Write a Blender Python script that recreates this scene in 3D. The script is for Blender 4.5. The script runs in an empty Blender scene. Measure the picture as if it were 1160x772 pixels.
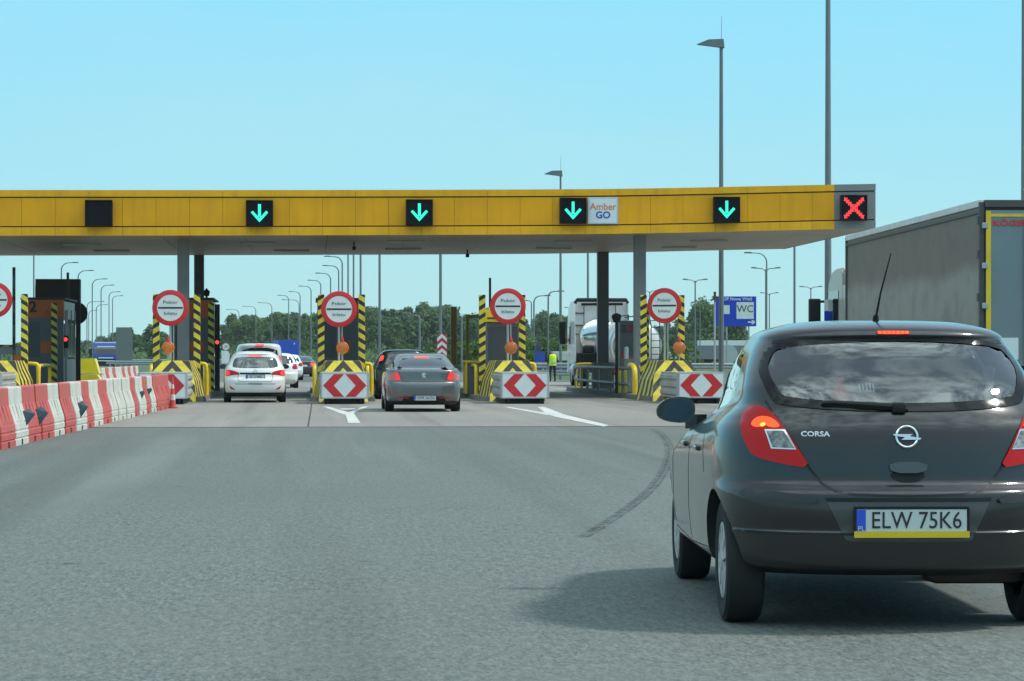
import bpy, bmesh, math, random
from mathutils import Vector, Matrix
from mathutils.bvhtree import BVHTree
from mathutils.geometry import delaunay_2d_cdt

random.seed(11)
S = bpy.context.scene
COL = S.collection
PI = math.pi

# ------------------------------------------------------------------ camera, sky, sun, exposure
CAM_H = 1.30                     # eye height of a passenger in a car
YAW = 0.078                      # the camera looks a little right of the plaza's axis (+Y)
FPX, CX, HY = 2950.0, 580.0, 405.0

cam_d = bpy.data.cameras.new('camera')
cam_d.sensor_width = 36.0
cam_d.lens = 36.0 * FPX / 1160.0
cam_d.shift_y = 19.0 / 1160.0
cam_d.clip_start = 0.1
cam_d.clip_end = 6000.0
cam = bpy.data.objects.new('camera', cam_d)
COL.objects.link(cam)
cam.location = (0, 0, CAM_H)
cam.rotation_euler = (PI / 2, 0, -YAW)
S.camera = cam

SUN_EL, SUN_AZ = math.radians(50), math.radians(94)     # azimuth clockwise from +Y
world = bpy.data.worlds.new('World')
S.world = world
world.use_nodes = True
wn, wl = world.node_tree.nodes, world.node_tree.links
wn.clear()
w_out = wn.new('ShaderNodeOutputWorld')
w_bg = wn.new('ShaderNodeBackground')
w_bg.inputs['Strength'].default_value = 0.15
sky = wn.new('ShaderNodeTexSky')
sky.sky_type = 'NISHITA'
sky.sun_disc = False
sky.sun_elevation = SUN_EL
sky.sun_rotation = SUN_AZ
sky.air_density = 1.0
sky.dust_density = 0.4
sky.ozone_density = 2.0
tint = wn.new('ShaderNodeMix'); tint.data_type = 'RGBA'; tint.blend_type = 'MULTIPLY'
tint.inputs[0].default_value = 1.0
tint.inputs[7].default_value = (0.72, 1.0, 1.06, 1)
wl.new(sky.outputs[0], tint.inputs[6])
# pale humid air low over the horizon
hsep = wn.new('ShaderNodeSeparateXYZ'); htc = wn.new('ShaderNodeTexCoord'); wl.new(htc.outputs['Generated'], hsep.inputs[0])
hr = wn.new('ShaderNodeMapRange'); hr.inputs[1].default_value = 0.0; hr.inputs[2].default_value = 0.8; hr.inputs[3].default_value = 0.95; hr.inputs[4].default_value = 0.55
wl.new(hsep.outputs['Z'], hr.inputs[0])
hramp = wn.new('ShaderNodeValToRGB')
hramp.color_ramp.elements[0].position = 0.0; hramp.color_ramp.elements[0].color = (0.452, 0.752, 0.770, 1)
hramp.color_ramp.elements[1].position = 0.16; hramp.color_ramp.elements[1].color = (0.225, 0.70, 0.945, 1)
e_ = hramp.color_ramp.elements.new(0.42); e_.color = (0.56, 0.72, 0.74, 1)
e_ = hramp.color_ramp.elements.new(1.0); e_.color = (0.60, 0.70, 0.72, 1)
wl.new(hsep.outputs['Z'], hramp.inputs[0])
hsc = wn.new('ShaderNodeMix'); hsc.data_type = 'RGBA'; hsc.blend_type = 'MULTIPLY'; hsc.inputs[0].default_value = 1.0
hsc.inputs[7].default_value = (4.9, 4.9, 4.9, 1); hsc.clamp_result = False
wl.new(hramp.outputs[0], hsc.inputs[6])
hmix = wn.new('ShaderNodeMix'); hmix.data_type = 'RGBA'
wl.new(hr.outputs[0], hmix.inputs[0]); wl.new(tint.outputs[2], hmix.inputs[6]); wl.new(hsc.outputs[2], hmix.inputs[7])
# broken cloud over the half of the sky behind the viewer
tc = wn.new('ShaderNodeTexCoord')
sep = wn.new('ShaderNodeSeparateXYZ'); wl.new(tc.outputs['Generated'], sep.inputs[0])
zadd = wn.new('ShaderNodeMath'); zadd.operation = 'ADD'; zadd.inputs[1].default_value = 0.25
wl.new(sep.outputs['Z'], zadd.inputs[0])
vdiv = wn.new('ShaderNodeVectorMath'); vdiv.operation = 'DIVIDE'
comb = wn.new('ShaderNodeCombineXYZ')
for k in range(3): wl.new(zadd.outputs[0], comb.inputs[k])
wl.new(tc.outputs['Generated'], vdiv.inputs[0]); wl.new(comb.outputs[0], vdiv.inputs[1])
cn = wn.new('ShaderNodeTexNoise'); cn.inputs['Scale'].default_value = 8.0; cn.inputs['Detail'].default_value = 7.0; cn.inputs['Roughness'].default_value = 0.6
wl.new(vdiv.outputs[0], cn.inputs['Vector'])
cr = wn.new('ShaderNodeMapRange'); cr.inputs[1].default_value = 0.38; cr.inputs[2].default_value = 0.60
wl.new(cn.outputs['Fac'], cr.inputs[0])
back = wn.new('ShaderNodeMapRange'); back.inputs[1].default_value = 0.25; back.inputs[2].default_value = -0.2
wl.new(sep.outputs['Y'], back.inputs[0])
up = wn.new('ShaderNodeMapRange'); up.inputs[1].default_value = 0.42; up.inputs[2].default_value = 0.66
wl.new(sep.outputs['Z'], up.inputs[0])
bu = wn.new('ShaderNodeMath'); bu.operation = 'MULTIPLY'
wl.new(back.outputs[0], bu.inputs[0]); wl.new(up.outputs[0], bu.inputs[1])
cm = wn.new('ShaderNodeMath'); cm.operation = 'MULTIPLY'
wl.new(cr.outputs[0], cm.inputs[0]); wl.new(bu.outputs[0], cm.inputs[1])
cm2 = wn.new('ShaderNodeMath'); cm2.operation = 'MULTIPLY'; cm2.inputs[1].default_value = 0.85
wl.new(cm.outputs[0], cm2.inputs[0])
cmix = wn.new('ShaderNodeMix'); cmix.data_type = 'RGBA'
wl.new(cm2.outputs[0], cmix.inputs[0]); wl.new(hmix.outputs[2], cmix.inputs[6])
cmix.inputs[7].default_value = (12.0, 14.8, 14.8, 1)
# thin high cloud ahead, barely whiter than the sky
ci = wn.new('ShaderNodeTexNoise'); ci.inputs['Scale'].default_value = 3.2; ci.inputs['Detail'].default_value = 5.0; ci.inputs['Roughness'].default_value = 0.6
cmp_ = wn.new('ShaderNodeMapping'); cmp_.inputs['Scale'].default_value = (1.0, 1.0, 5.0); wl.new(tc.outputs['Generated'], cmp_.inputs['Vector']); wl.new(cmp_.outputs[0], ci.inputs['Vector'])
cir = wn.new('ShaderNodeMapRange'); cir.inputs[1].default_value = 0.42; cir.inputs[2].default_value = 0.72; cir.inputs[4].default_value = 0.22
wl.new(ci.outputs['Fac'], cir.inputs[0])
cimix = wn.new('ShaderNodeMix'); cimix.data_type = 'RGBA'
wl.new(cir.outputs[0], cimix.inputs[0]); wl.new(cmix.outputs[2], cimix.inputs[6]); cimix.inputs[7].default_value = (2.6, 3.75, 3.95, 1)
wl.new(cimix.outputs[2], w_bg.inputs['Color'])
wl.new(w_bg.outputs[0], w_out.inputs['Surface'])

sun_d = bpy.data.lights.new('sun', 'SUN')
sun_d.energy = 2.2
sun_d.angle = math.radians(6.0)
sun_d.color = (1.0, 0.96, 0.88)
sun = bpy.data.objects.new('sun', sun_d)
COL.objects.link(sun)
sdir = Vector((math.sin(SUN_AZ) * math.cos(SUN_EL), math.cos(SUN_AZ) * math.cos(SUN_EL), math.sin(SUN_EL)))
sun.rotation_euler = sdir.to_track_quat('Z', 'Y').to_euler()
sun.location = (60, -20, 80)

S.view_settings.view_transform = 'Standard'
S.view_settings.look = 'None'
S.view_settings.gamma = 1.0
S.view_settings.exposure = 0.5
S.cycles.max_bounces = 8
S.cycles.transparent_max_bounces = 12

# ------------------------------------------------------------------ measuring helpers
HAZE = 0.00010
CA, SA = math.cos(YAW), math.sin(YAW)
def at(px, Z):
    """ground point seen in column px of the photograph at depth Z metres"""
    X = (px - CX) / FPX * Z
    return Vector((X * CA + Z * SA, -X * SA + Z * CA, 0))
def hz(py, Z): return CAM_H + (HY - py) * Z / FPX
def gz(py): return FPX * CAM_H / (py - HY)           # depth of a ground point in row py
def gp(px, py, z=0.0):
    v = at(px, gz(py)); v.z = z
    return v

# ------------------------------------------------------------------ materials
MATS = {}
def rgb(c): return (c[0], c[1], c[2], 1.0)
def mat(name, col, rough=0.6, metal=0.0, spec=0.5, coat=0.0, var=0.0, vscale=3.0, bump=0.0, bscale=40.0, dirt=0.0, dcol=(0.12, 0.105, 0.08), dmap=(1, 1, 0.35), emit=None, estr=0.0):
    if name in MATS: return MATS[name]
    m = bpy.data.materials.new(name); m.use_nodes = True
    n, l = m.node_tree.nodes, m.node_tree.links
    b = n['Principled BSDF']
    b.inputs['Base Color'].default_value = rgb(col)
    b.inputs['Roughness'].default_value = rough
    b.inputs['Metallic'].default_value = metal
    b.inputs['Specular IOR Level'].default_value = spec
    b.inputs['Coat Weight'].default_value = coat
    b.inputs['Coat Roughness'].default_value = 0.03
    if emit:
        b.inputs['Emission Color'].default_value = rgb(emit); b.inputs['Emission Strength'].default_value = estr
    t = n.new('ShaderNodeTexCoord')
    src = None
    if var > 0 or dirt > 0:
        nz = n.new('ShaderNodeTexNoise'); nz.inputs['Scale'].default_value = vscale; nz.inputs['Detail'].default_value = 5
        l.new(t.outputs['Object'], nz.inputs['Vector'])
        mr = n.new('ShaderNodeMapRange'); mr.inputs[1].default_value = 0.3; mr.inputs[2].default_value = 0.7
        mr.inputs[3].default_value = 1 - var; mr.inputs[4].default_value = 1 + var
        l.new(nz.outputs['Fac'], mr.inputs[0])
        hs = n.new('ShaderNodeHueSaturation'); hs.inputs['Color'].default_value = rgb(col)
        l.new(mr.outputs[0], hs.inputs['Value'])
        src = hs.outputs[0]
        rr = n.new('ShaderNodeMapRange'); rr.inputs[1].default_value = 0.3; rr.inputs[2].default_value = 0.7
        rr.inputs[3].default_value = max(0.02, rough - var * 0.35); rr.inputs[4].default_value = min(1, rough + var * 0.35)
        l.new(nz.outputs['Fac'], rr.inputs[0]); l.new(rr.outputs[0], b.inputs['Roughness'])
    if dirt > 0:
        n2 = n.new('ShaderNodeTexNoise'); n2.inputs['Scale'].default_value = vscale * 0.7 + 0.4; n2.inputs['Detail'].default_value = 8; n2.inputs['Roughness'].default_value = 0.7
        mp = n.new('ShaderNodeMapping'); mp.inputs['Scale'].default_value = dmap; mp.inputs['Location'].default_value = (3.1, 7.7, 1.3)
        l.new(t.outputs['Object'], mp.inputs['Vector']); l.new(mp.outputs[0], n2.inputs['Vector'])
        m2 = n.new('ShaderNodeMapRange'); m2.inputs[1].default_value = 0.47; m2.inputs[2].default_value = 0.75; m2.inputs[4].default_value = dirt
        l.new(n2.outputs['Fac'], m2.inputs[0])
        mx = n.new('ShaderNodeMix'); mx.data_type = 'RGBA'
        l.new(m2.outputs[0], mx.inputs[0]); l.new(src, mx.inputs[6]); mx.inputs[7].default_value = rgb(dcol)
        src = mx.outputs[2]
    if src: l.new(src, b.inputs['Base Color'])
    if bump > 0:
        n3 = n.new('ShaderNodeTexNoise'); n3.inputs['Scale'].default_value = bscale; n3.inputs['Detail'].default_value = 4
        l.new(t.outputs['Object'], n3.inputs['Vector'])
        bp = n.new('ShaderNodeBump'); bp.inputs['Strength'].default_value = bump; bp.inputs['Distance'].default_value = 0.02
        l.new(n3.outputs['Fac'], bp.inputs['Height']); l.new(bp.outputs[0], b.inputs['Normal'])
    MATS[name] = m
    return m

def math_node(n, l, op, a, b=None):
    x = n.new('ShaderNodeMath'); x.operation = op
    for i, v in enumerate((a, b)):
        if v is None: continue
        if isinstance(v, (int, float)): x.inputs[i].default_value = v
        else: l.new(v, x.inputs[i])
    return x.outputs[0]

def stripe_mat(name, mode, c1, c2, period, duty=0.5, slope=0.6, dirt=0.5):
    """two-colour painted bands in the object's own coordinates"""
    m = bpy.data.materials.new(name); m.use_nodes = True
    n, l = m.node_tree.nodes, m.node_tree.links
    b = n['Principled BSDF']; b.inputs['Roughness'].default_value = 0.5
    t = n.new('ShaderNodeTexCoord'); s = n.new('ShaderNodeSeparateXYZ'); l.new(t.outputs['Object'], s.inputs[0])
    X, Y, Zc = s.outputs
    if mode == 'post': v = math_node(n, l, 'SUBTRACT', Zc, math_node(n, l, 'MULTIPLY', math_node(n, l, 'ADD', X, Y), slope))
    elif mode == 'lambda': v = math_node(n, l, 'ADD', math_node(n, l, 'MULTIPLY', Zc, slope), math_node(n, l, 'ABSOLUTE', X))
    elif mode == 'side': v = math_node(n, l, 'ADD', Y, math_node(n, l, 'MULTIPLY', Zc, slope))
    else: v = Zc
    v = math_node(n, l, 'FRACT', math_node(n, l, 'DIVIDE', math_node(n, l, 'ADD', v, 20.0 * period + 0.03), period))
    f = math_node(n, l, 'GREATER_THAN', v, duty)
    mx = n.new('ShaderNodeMix'); mx.data_type = 'RGBA'
    l.new(f, mx.inputs[0]); mx.inputs[6].default_value = rgb(c1); mx.inputs[7].default_value = rgb(c2)
    nz = n.new('ShaderNodeTexNoise'); nz.inputs['Scale'].default_value = 3.5; nz.inputs['Detail'].default_value = 7
    l.new(t.outputs['Object'], nz.inputs['Vector'])
    mr = n.new('ShaderNodeMapRange'); mr.inputs[1].default_value = 0.45; mr.inputs[2].default_value = 0.75; mr.inputs[4].default_value = dirt
    l.new(nz.outputs['Fac'], mr.inputs[0])
    m2 = n.new('ShaderNodeMix'); m2.data_type = 'RGBA'
    l.new(mr.outputs[0], m2.inputs[0]); l.new(mx.outputs[2], m2.inputs[6]); m2.inputs[7].default_value = (0.10, 0.09, 0.07, 1)
    l.new(m2.outputs[2], b.inputs['Base Color'])
    MATS[name] = m
    return m

def glass_mat(name, tintc, refl=1.0):
    m = bpy.data.materials.new(name); m.use_nodes = True
    n, l = m.node_tree.nodes, m.node_tree.links
    n.clear()
    o = n.new('ShaderNodeOutputMaterial'); mx = n.new('ShaderNodeMixShader')
    tr = n.new('ShaderNodeBsdfTransparent'); tr.inputs[0].default_value = rgb(tintc)
    gl = n.new('ShaderNodeBsdfGlossy'); gl.inputs['Roughness'].default_value = 0.01; gl.inputs['Color'].default_value = (refl, refl, refl, 1)
    fr = n.new('ShaderNodeFresnel'); fr.inputs['IOR'].default_value = 1.6
    # two faces of the pane reflect: a little more than one Fresnel surface
    ml = n.new('ShaderNodeMath'); ml.operation = 'MULTIPLY_ADD'; ml.inputs[1].default_value = 1.7; ml.inputs[2].default_value = 0.05; ml.use_clamp = True
    l.new(fr.outputs[0], ml.inputs[0]); l.new(ml.outputs[0], mx.inputs[0])
    l.new(tr.outputs[0], mx.inputs[1]); l.new(gl.outputs[0], mx.inputs[2]); l.new(mx.outputs[0], o.inputs['Surface'])
    MATS[name] = m
    return m

def ground_mat(name, c_lo, c_hi, fine, c_patch, bump=0.1, rough=0.85, lanes=0.0, grain=1.0, oil=0.5):
    """worn paving: broad-band grain, mottling, darker and paler wheel tracks along the lanes, oil drips and old patches"""
    m = bpy.data.materials.new(name); m.use_nodes = True
    n, l = m.node_tree.nodes, m.node_tree.links
    b = n['Principled BSDF']; b.inputs['Specular IOR Level'].default_value = 0.3
    t = n.new('ShaderNodeTexCoord')
    def noise(sc, det, ro, scl=None, loc=(0, 0, 0)):
        x = n.new('ShaderNodeTexNoise'); x.inputs['Scale'].default_value = sc; x.inputs['Detail'].default_value = det; x.inputs['Roughness'].default_value = ro
        mp = n.new('ShaderNodeMapping'); mp.inputs['Scale'].default_value = scl or (1, 1, 1); mp.inputs['Location'].default_value = loc
        l.new(t.outputs['Object'], mp.inputs['Vector']); l.new(mp.outputs[0], x.inputs['Vector'])
        return x.outputs['Fac']
    def rng(v, a, bb, c, d):
        x = n.new('ShaderNodeMapRange'); l.new(v, x.inputs[0])
        for i, q in enumerate((a, bb, c, d)): x.inputs[i + 1].default_value = q
        return x.outputs[0]
    def mix(f, a, bb):
        x = n.new('ShaderNodeMix'); x.data_type = 'RGBA'; l.new(f, x.inputs[0])
        for i, q in ((6, a), (7, bb)):
            if isinstance(q, tuple): x.inputs[i].default_value = rgb(q)
            else: l.new(q, x.inputs[i])
        return x.outputs[2]
    wn_ = n.new('ShaderNodeTexWhiteNoise'); wn_.noise_dimensions = '2D'
    sc = n.new('ShaderNodeVectorMath'); sc.operation = 'SCALE'; sc.inputs['Scale'].default_value = fine; l.new(t.outputs['Object'], sc.inputs[0])
    fl = n.new('ShaderNodeVectorMath'); fl.operation = 'FLOOR'; l.new(sc.outputs[0], fl.inputs[0]); l.new(fl.outputs[0], wn_.inputs['Vector'])
    vo = n.new('ShaderNodeTexVoronoi'); vo.inputs['Scale'].default_value = fine; vo.inputs['Randomness'].default_value = 1.0
    vm = n.new('ShaderNodeMapping'); vm.inputs['Scale'].default_value = (1, 0.35, 1); l.new(t.outputs['Object'], vm.inputs['Vector']); l.new(vm.outputs[0], vo.inputs['Vector'])
    sepc = n.new('ShaderNodeSeparateColor'); l.new(vo.outputs['Color'], sepc.inputs[0])
    g1 = sepc.outputs[0]                                # every stone of the aggregate has its own shade
    g2 = noise(fine * 0.30, 6, 0.8, (1, 0.22, 1))
    g = math_node(n, l, 'ADD', math_node(n, l, 'MULTIPLY', g1, 0.45 * grain), math_node(n, l, 'MULTIPLY', rng(g2, 0.36, 0.64, 0, 1), 1 - 0.45 * grain))
    c = mix(g, c_lo, c_hi)
    mot = noise(0.55, 7, 0.7)
    c = mix(rng(mot, 0.35, 0.7, 0, 0.5), c, c_patch)
    big = noise(0.10, 4, 0.55, None, (5, 3, 0))
    c = mix(rng(big, 0.45, 0.65, 0, 0.35), c, tuple(q * 0.72 for q in c_patch))
    tr = noise(0.85, 3, 0.5, (1.0, 0.025, 1.0), (1.7, 0, 0))
    c = mix(rng(tr, 0.5, 0.70, 0, lanes), c, tuple(q * 0.42 for q in c_lo))
    tr2 = noise(1.1, 3, 0.5, (1.0, 0.03, 1.0), (9.7, 2, 0))
    c = mix(rng(tr2, 0.55, 0.72, 0, 0.25), c, tuple(min(1, q * 1.12) for q in c_hi))
    v2 = n.new('ShaderNodeTexVoronoi'); v2.inputs['Scale'].default_value = 0.9; l.new(t.outputs['Object'], v2.inputs['Vector'])
    sp2 = n.new('ShaderNodeSeparateColor'); l.new(v2.outputs['Color'], sp2.inputs[0])
    drip = math_node(n, l, 'MULTIPLY', rng(v2.outputs['Distance'], 0.02, 0.10, 1, 0), math_node(n, l, 'GREATER_THAN', sp2.outputs[1], 0.72))
    c = mix(math_node(n, l, 'MULTIPLY', drip, oil), c, tuple(q * 0.4 for q in c_lo))
    l.new(c, b.inputs['Base Color'])
    l.new(rng(g2, 0.3, 0.7, rough - .12, rough + .08), b.inputs['Roughness'])
    bp = n.new('ShaderNodeBump'); bp.inputs['Strength'].default_value = bump; bp.inputs['Distance'].default_value = 0.004
    l.new(g1, bp.inputs['Height']); l.new(bp.outputs[0], b.inputs['Normal'])
    MATS[name] = m
    return m

asphalt = ground_mat('asphalt', (0.040, 0.048, 0.046), (0.198, 0.220, 0.204), 80, (0.135, 0.148, 0.136), 0.12, lanes=0.28)
pad_concrete = ground_mat('worn_concrete', (0.16, 0.155, 0.14), (0.30, 0.29, 0.265), 40, (0.235, 0.225, 0.205), 0.1, lanes=0.5, oil=0.7)
grass_m = ground_mat('grass', (0.035, 0.065, 0.02), (0.09, 0.14, 0.04), 9, (0.10, 0.12, 0.045), 0.4)
white_paint = mat('white_road_paint', (0.54, 0.54, 0.52), 0.75, var=0.15, vscale=3.5, dirt=0.8, dcol=(0.25, 0.25, 0.24))

yel = mat('yellow_cladding', (0.74, 0.345, 0.006), 0.5, spec=0.25, var=0.10, vscale=0.6, dirt=0.30, dcol=(0.34, 0.17, 0.02), dmap=(5, 1, .30))
yel_strip = mat('yellow_trim', (0.76, 0.38, 0.010), 0.5, spec=0.25, var=0.10, vscale=0.7, dirt=0.42, dcol=(0.34, 0.17, 0.02), dmap=(4, 1, .5))
groove = mat('dark_groove', (0.05, 0.045, 0.03), 0.7)
grey_clad = mat('grey_cladding', (0.20, 0.205, 0.21), 0.45, var=0.06, vscale=0.8)
soffit_m = mat('soffit_sheet', (0.37, 0.325, 0.265), 0.5, var=0.12, vscale=0.25, dirt=0.35, dcol=(0.12, 0.10, 0.07))
col_m = mat('column_grey', (0.20, 0.21, 0.22), 0.5, var=0.1, vscale=1.2)
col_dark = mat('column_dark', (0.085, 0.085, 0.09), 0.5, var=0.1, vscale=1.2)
conc = mat('concrete', (0.33, 0.325, 0.30), 0.9, var=0.15, vscale=2.0, dirt=0.4, bump=0.2, bscale=30)
conc_dk = mat('stained_concrete', (0.17, 0.165, 0.15), 0.9, var=0.2, vscale=1.6, dirt=0.5, bump=0.2, bscale=30)
black = mat('black_plastic', (0.011, 0.011, 0.012), 0.5, spec=0.3)
black_box = mat('signal_black', (0.006, 0.006, 0.009), 0.4, spec=0.15)
rubber = mat('tyre_rubber', (0.014, 0.014, 0.015), 0.85, var=0.2, vscale=8)
steel = mat('galvanised_steel', (0.36, 0.38, 0.39), 0.45, metal=0.6, var=0.12, vscale=3)
pole_m = mat('lamp_pole_steel', (0.17, 0.19, 0.20), 0.5, metal=0.5, var=0.1, vscale=1)
alu = mat('aluminium', (0.55, 0.57, 0.58), 0.32, metal=0.9, var=0.1, vscale=4)
chrome = mat('chrome', (0.75, 0.77, 0.78), 0.12, metal=1.0)
yel_steel = mat('yellow_painted_steel', (0.72, 0.50, 0.015), 0.4, var=0.1, vscale=3, dirt=0.35)
red_sign = mat('sign_red', (0.55, 0.02, 0.025), 0.4, var=0.06, vscale=3)
white_sign = mat('sign_white', (0.66, 0.70, 0.70), 0.4, var=0.05, vscale=3, dirt=0.12, dcol=(0.3, 0.3, 0.28))
red_pl = mat('red_plastic', (0.50, 0.075, 0.065), 0.5, var=0.18, vscale=4, dirt=0.6, dcol=(0.30, 0.13, 0.11))
white_pl = mat('white_plastic', (0.56, 0.56, 0.50), 0.5, var=0.12, vscale=4, dirt=0.6, dcol=(0.33, 0.31, 0.26))
orange_lens = mat('orange_lens', (0.52, 0.13, 0.006), 0.25, coat=0.5)
orange_pan = mat('orange_panel', (0.55, 0.12, 0.02), 0.5, var=0.1, vscale=3, dirt=0.3)
booth_grey = mat('booth_grey', (0.13, 0.135, 0.14), 0.5, var=0.1, vscale=2, dirt=0.2)
booth_light = mat('booth_aluminium', (0.34, 0.36, 0.36), 0.4, metal=0.3, var=0.1, vscale=2, dirt=0.2)
brown_m = mat('brown_steel', (0.045, 0.033, 0.028), 0.6, var=0.2, vscale=2)
stripe_up = stripe_mat('hazard_bands_rising', 'post', (0.012, 0.012, 0.012), (0.70, 0.56, 0.05), 0.285, 0.46, 0.62)
stripe_dn = stripe_mat('hazard_bands_falling', 'post', (0.012, 0.012, 0.012), (0.70, 0.56, 0.05), 0.285, 0.46, -0.62)
stripe_la = stripe_mat('hazard_chevron', 'lambda', (0.02, 0.018, 0.015), (0.72, 0.55, 0.03), 0.46, 0.45, 0.9)
stripe_si = stripe_mat('hazard_side_bands', 'side', (0.02, 0.018, 0.015), (0.70, 0.55, 0.05), 0.62, 0.5, 0.4)
arm_st = stripe_mat('barrier_arm_bands', 'z', (0.02, 0.02, 0.02), (0.10, 0.10, 0.10), 0.8, 0.5)
g_led = mat('green_led', (0.02, 0.3, 0.22), 0.4, emit=(0.03, 0.85, 0.55), estr=0.9)
r_led = mat('red_led', (0.4, 0.02, 0.02), 0.4, emit=(1.0, 0.045, 0.05), estr=0.95)
r_lamp = mat('lit_red_lamp', (0.5, 0.01, 0.01), 0.3, emit=(1.0, 0.05, 0.04), estr=1.5)
brake_lit = mat('lit_brake_lamp', (0.6, 0.03, 0.0), 0.3, emit=(1.0, 0.085, 0.008), estr=1.0)
bulb_lit = mat('lit_bulb', (0.7, 0.2, 0.02), 0.3, emit=(1.0, 0.36, 0.05), estr=1.6)
brake_dim = mat('glowing_brake_lens', (0.6, 0.02, 0.02), 0.25, emit=(1.0, 0.05, 0.03), estr=0.35)
tail_red = mat('red_lens', (0.30, 0.006, 0.006), 0.22, spec=0.3, emit=(1.0, 0.015, 0.01), estr=0.07)
lens_white = mat('clear_lens', (0.20, 0.21, 0.21), 0.2, var=.8, vscale=30)
glass_dark = mat('dark_car_glass', (0.012, 0.016, 0.018), 0.04, spec=0.9, coat=0.6)
frit = mat('black_glass_border', (0.006, 0.006, 0.007), 0.10, spec=0.3)
glass_rear = glass_mat('rear_glass', (0.66, 0.74, 0.73))
glass_side = glass_mat('side_glass', (0.78, 0.84, 0.83))
interior = mat('dark_interior', (0.018, 0.019, 0.021), 0.8)
seat_m = mat('seat_fabric', (0.035, 0.036, 0.04), 0.9)
plate_white = mat('plate_white', (0.50, 0.54, 0.54), 0.4)
plate_blue = mat('plate_blue', (0.02, 0.07, 0.55), 0.4)
ink = mat('black_lettering', (0.015, 0.015, 0.018), 0.5)
ink_red = mat('red_lettering', (0.55, 0.03, 0.03), 0.5)
blue_sign = mat('sign_blue', (0.005, 0.04, 0.48), 0.4, var=0.04, vscale=1)

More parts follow.
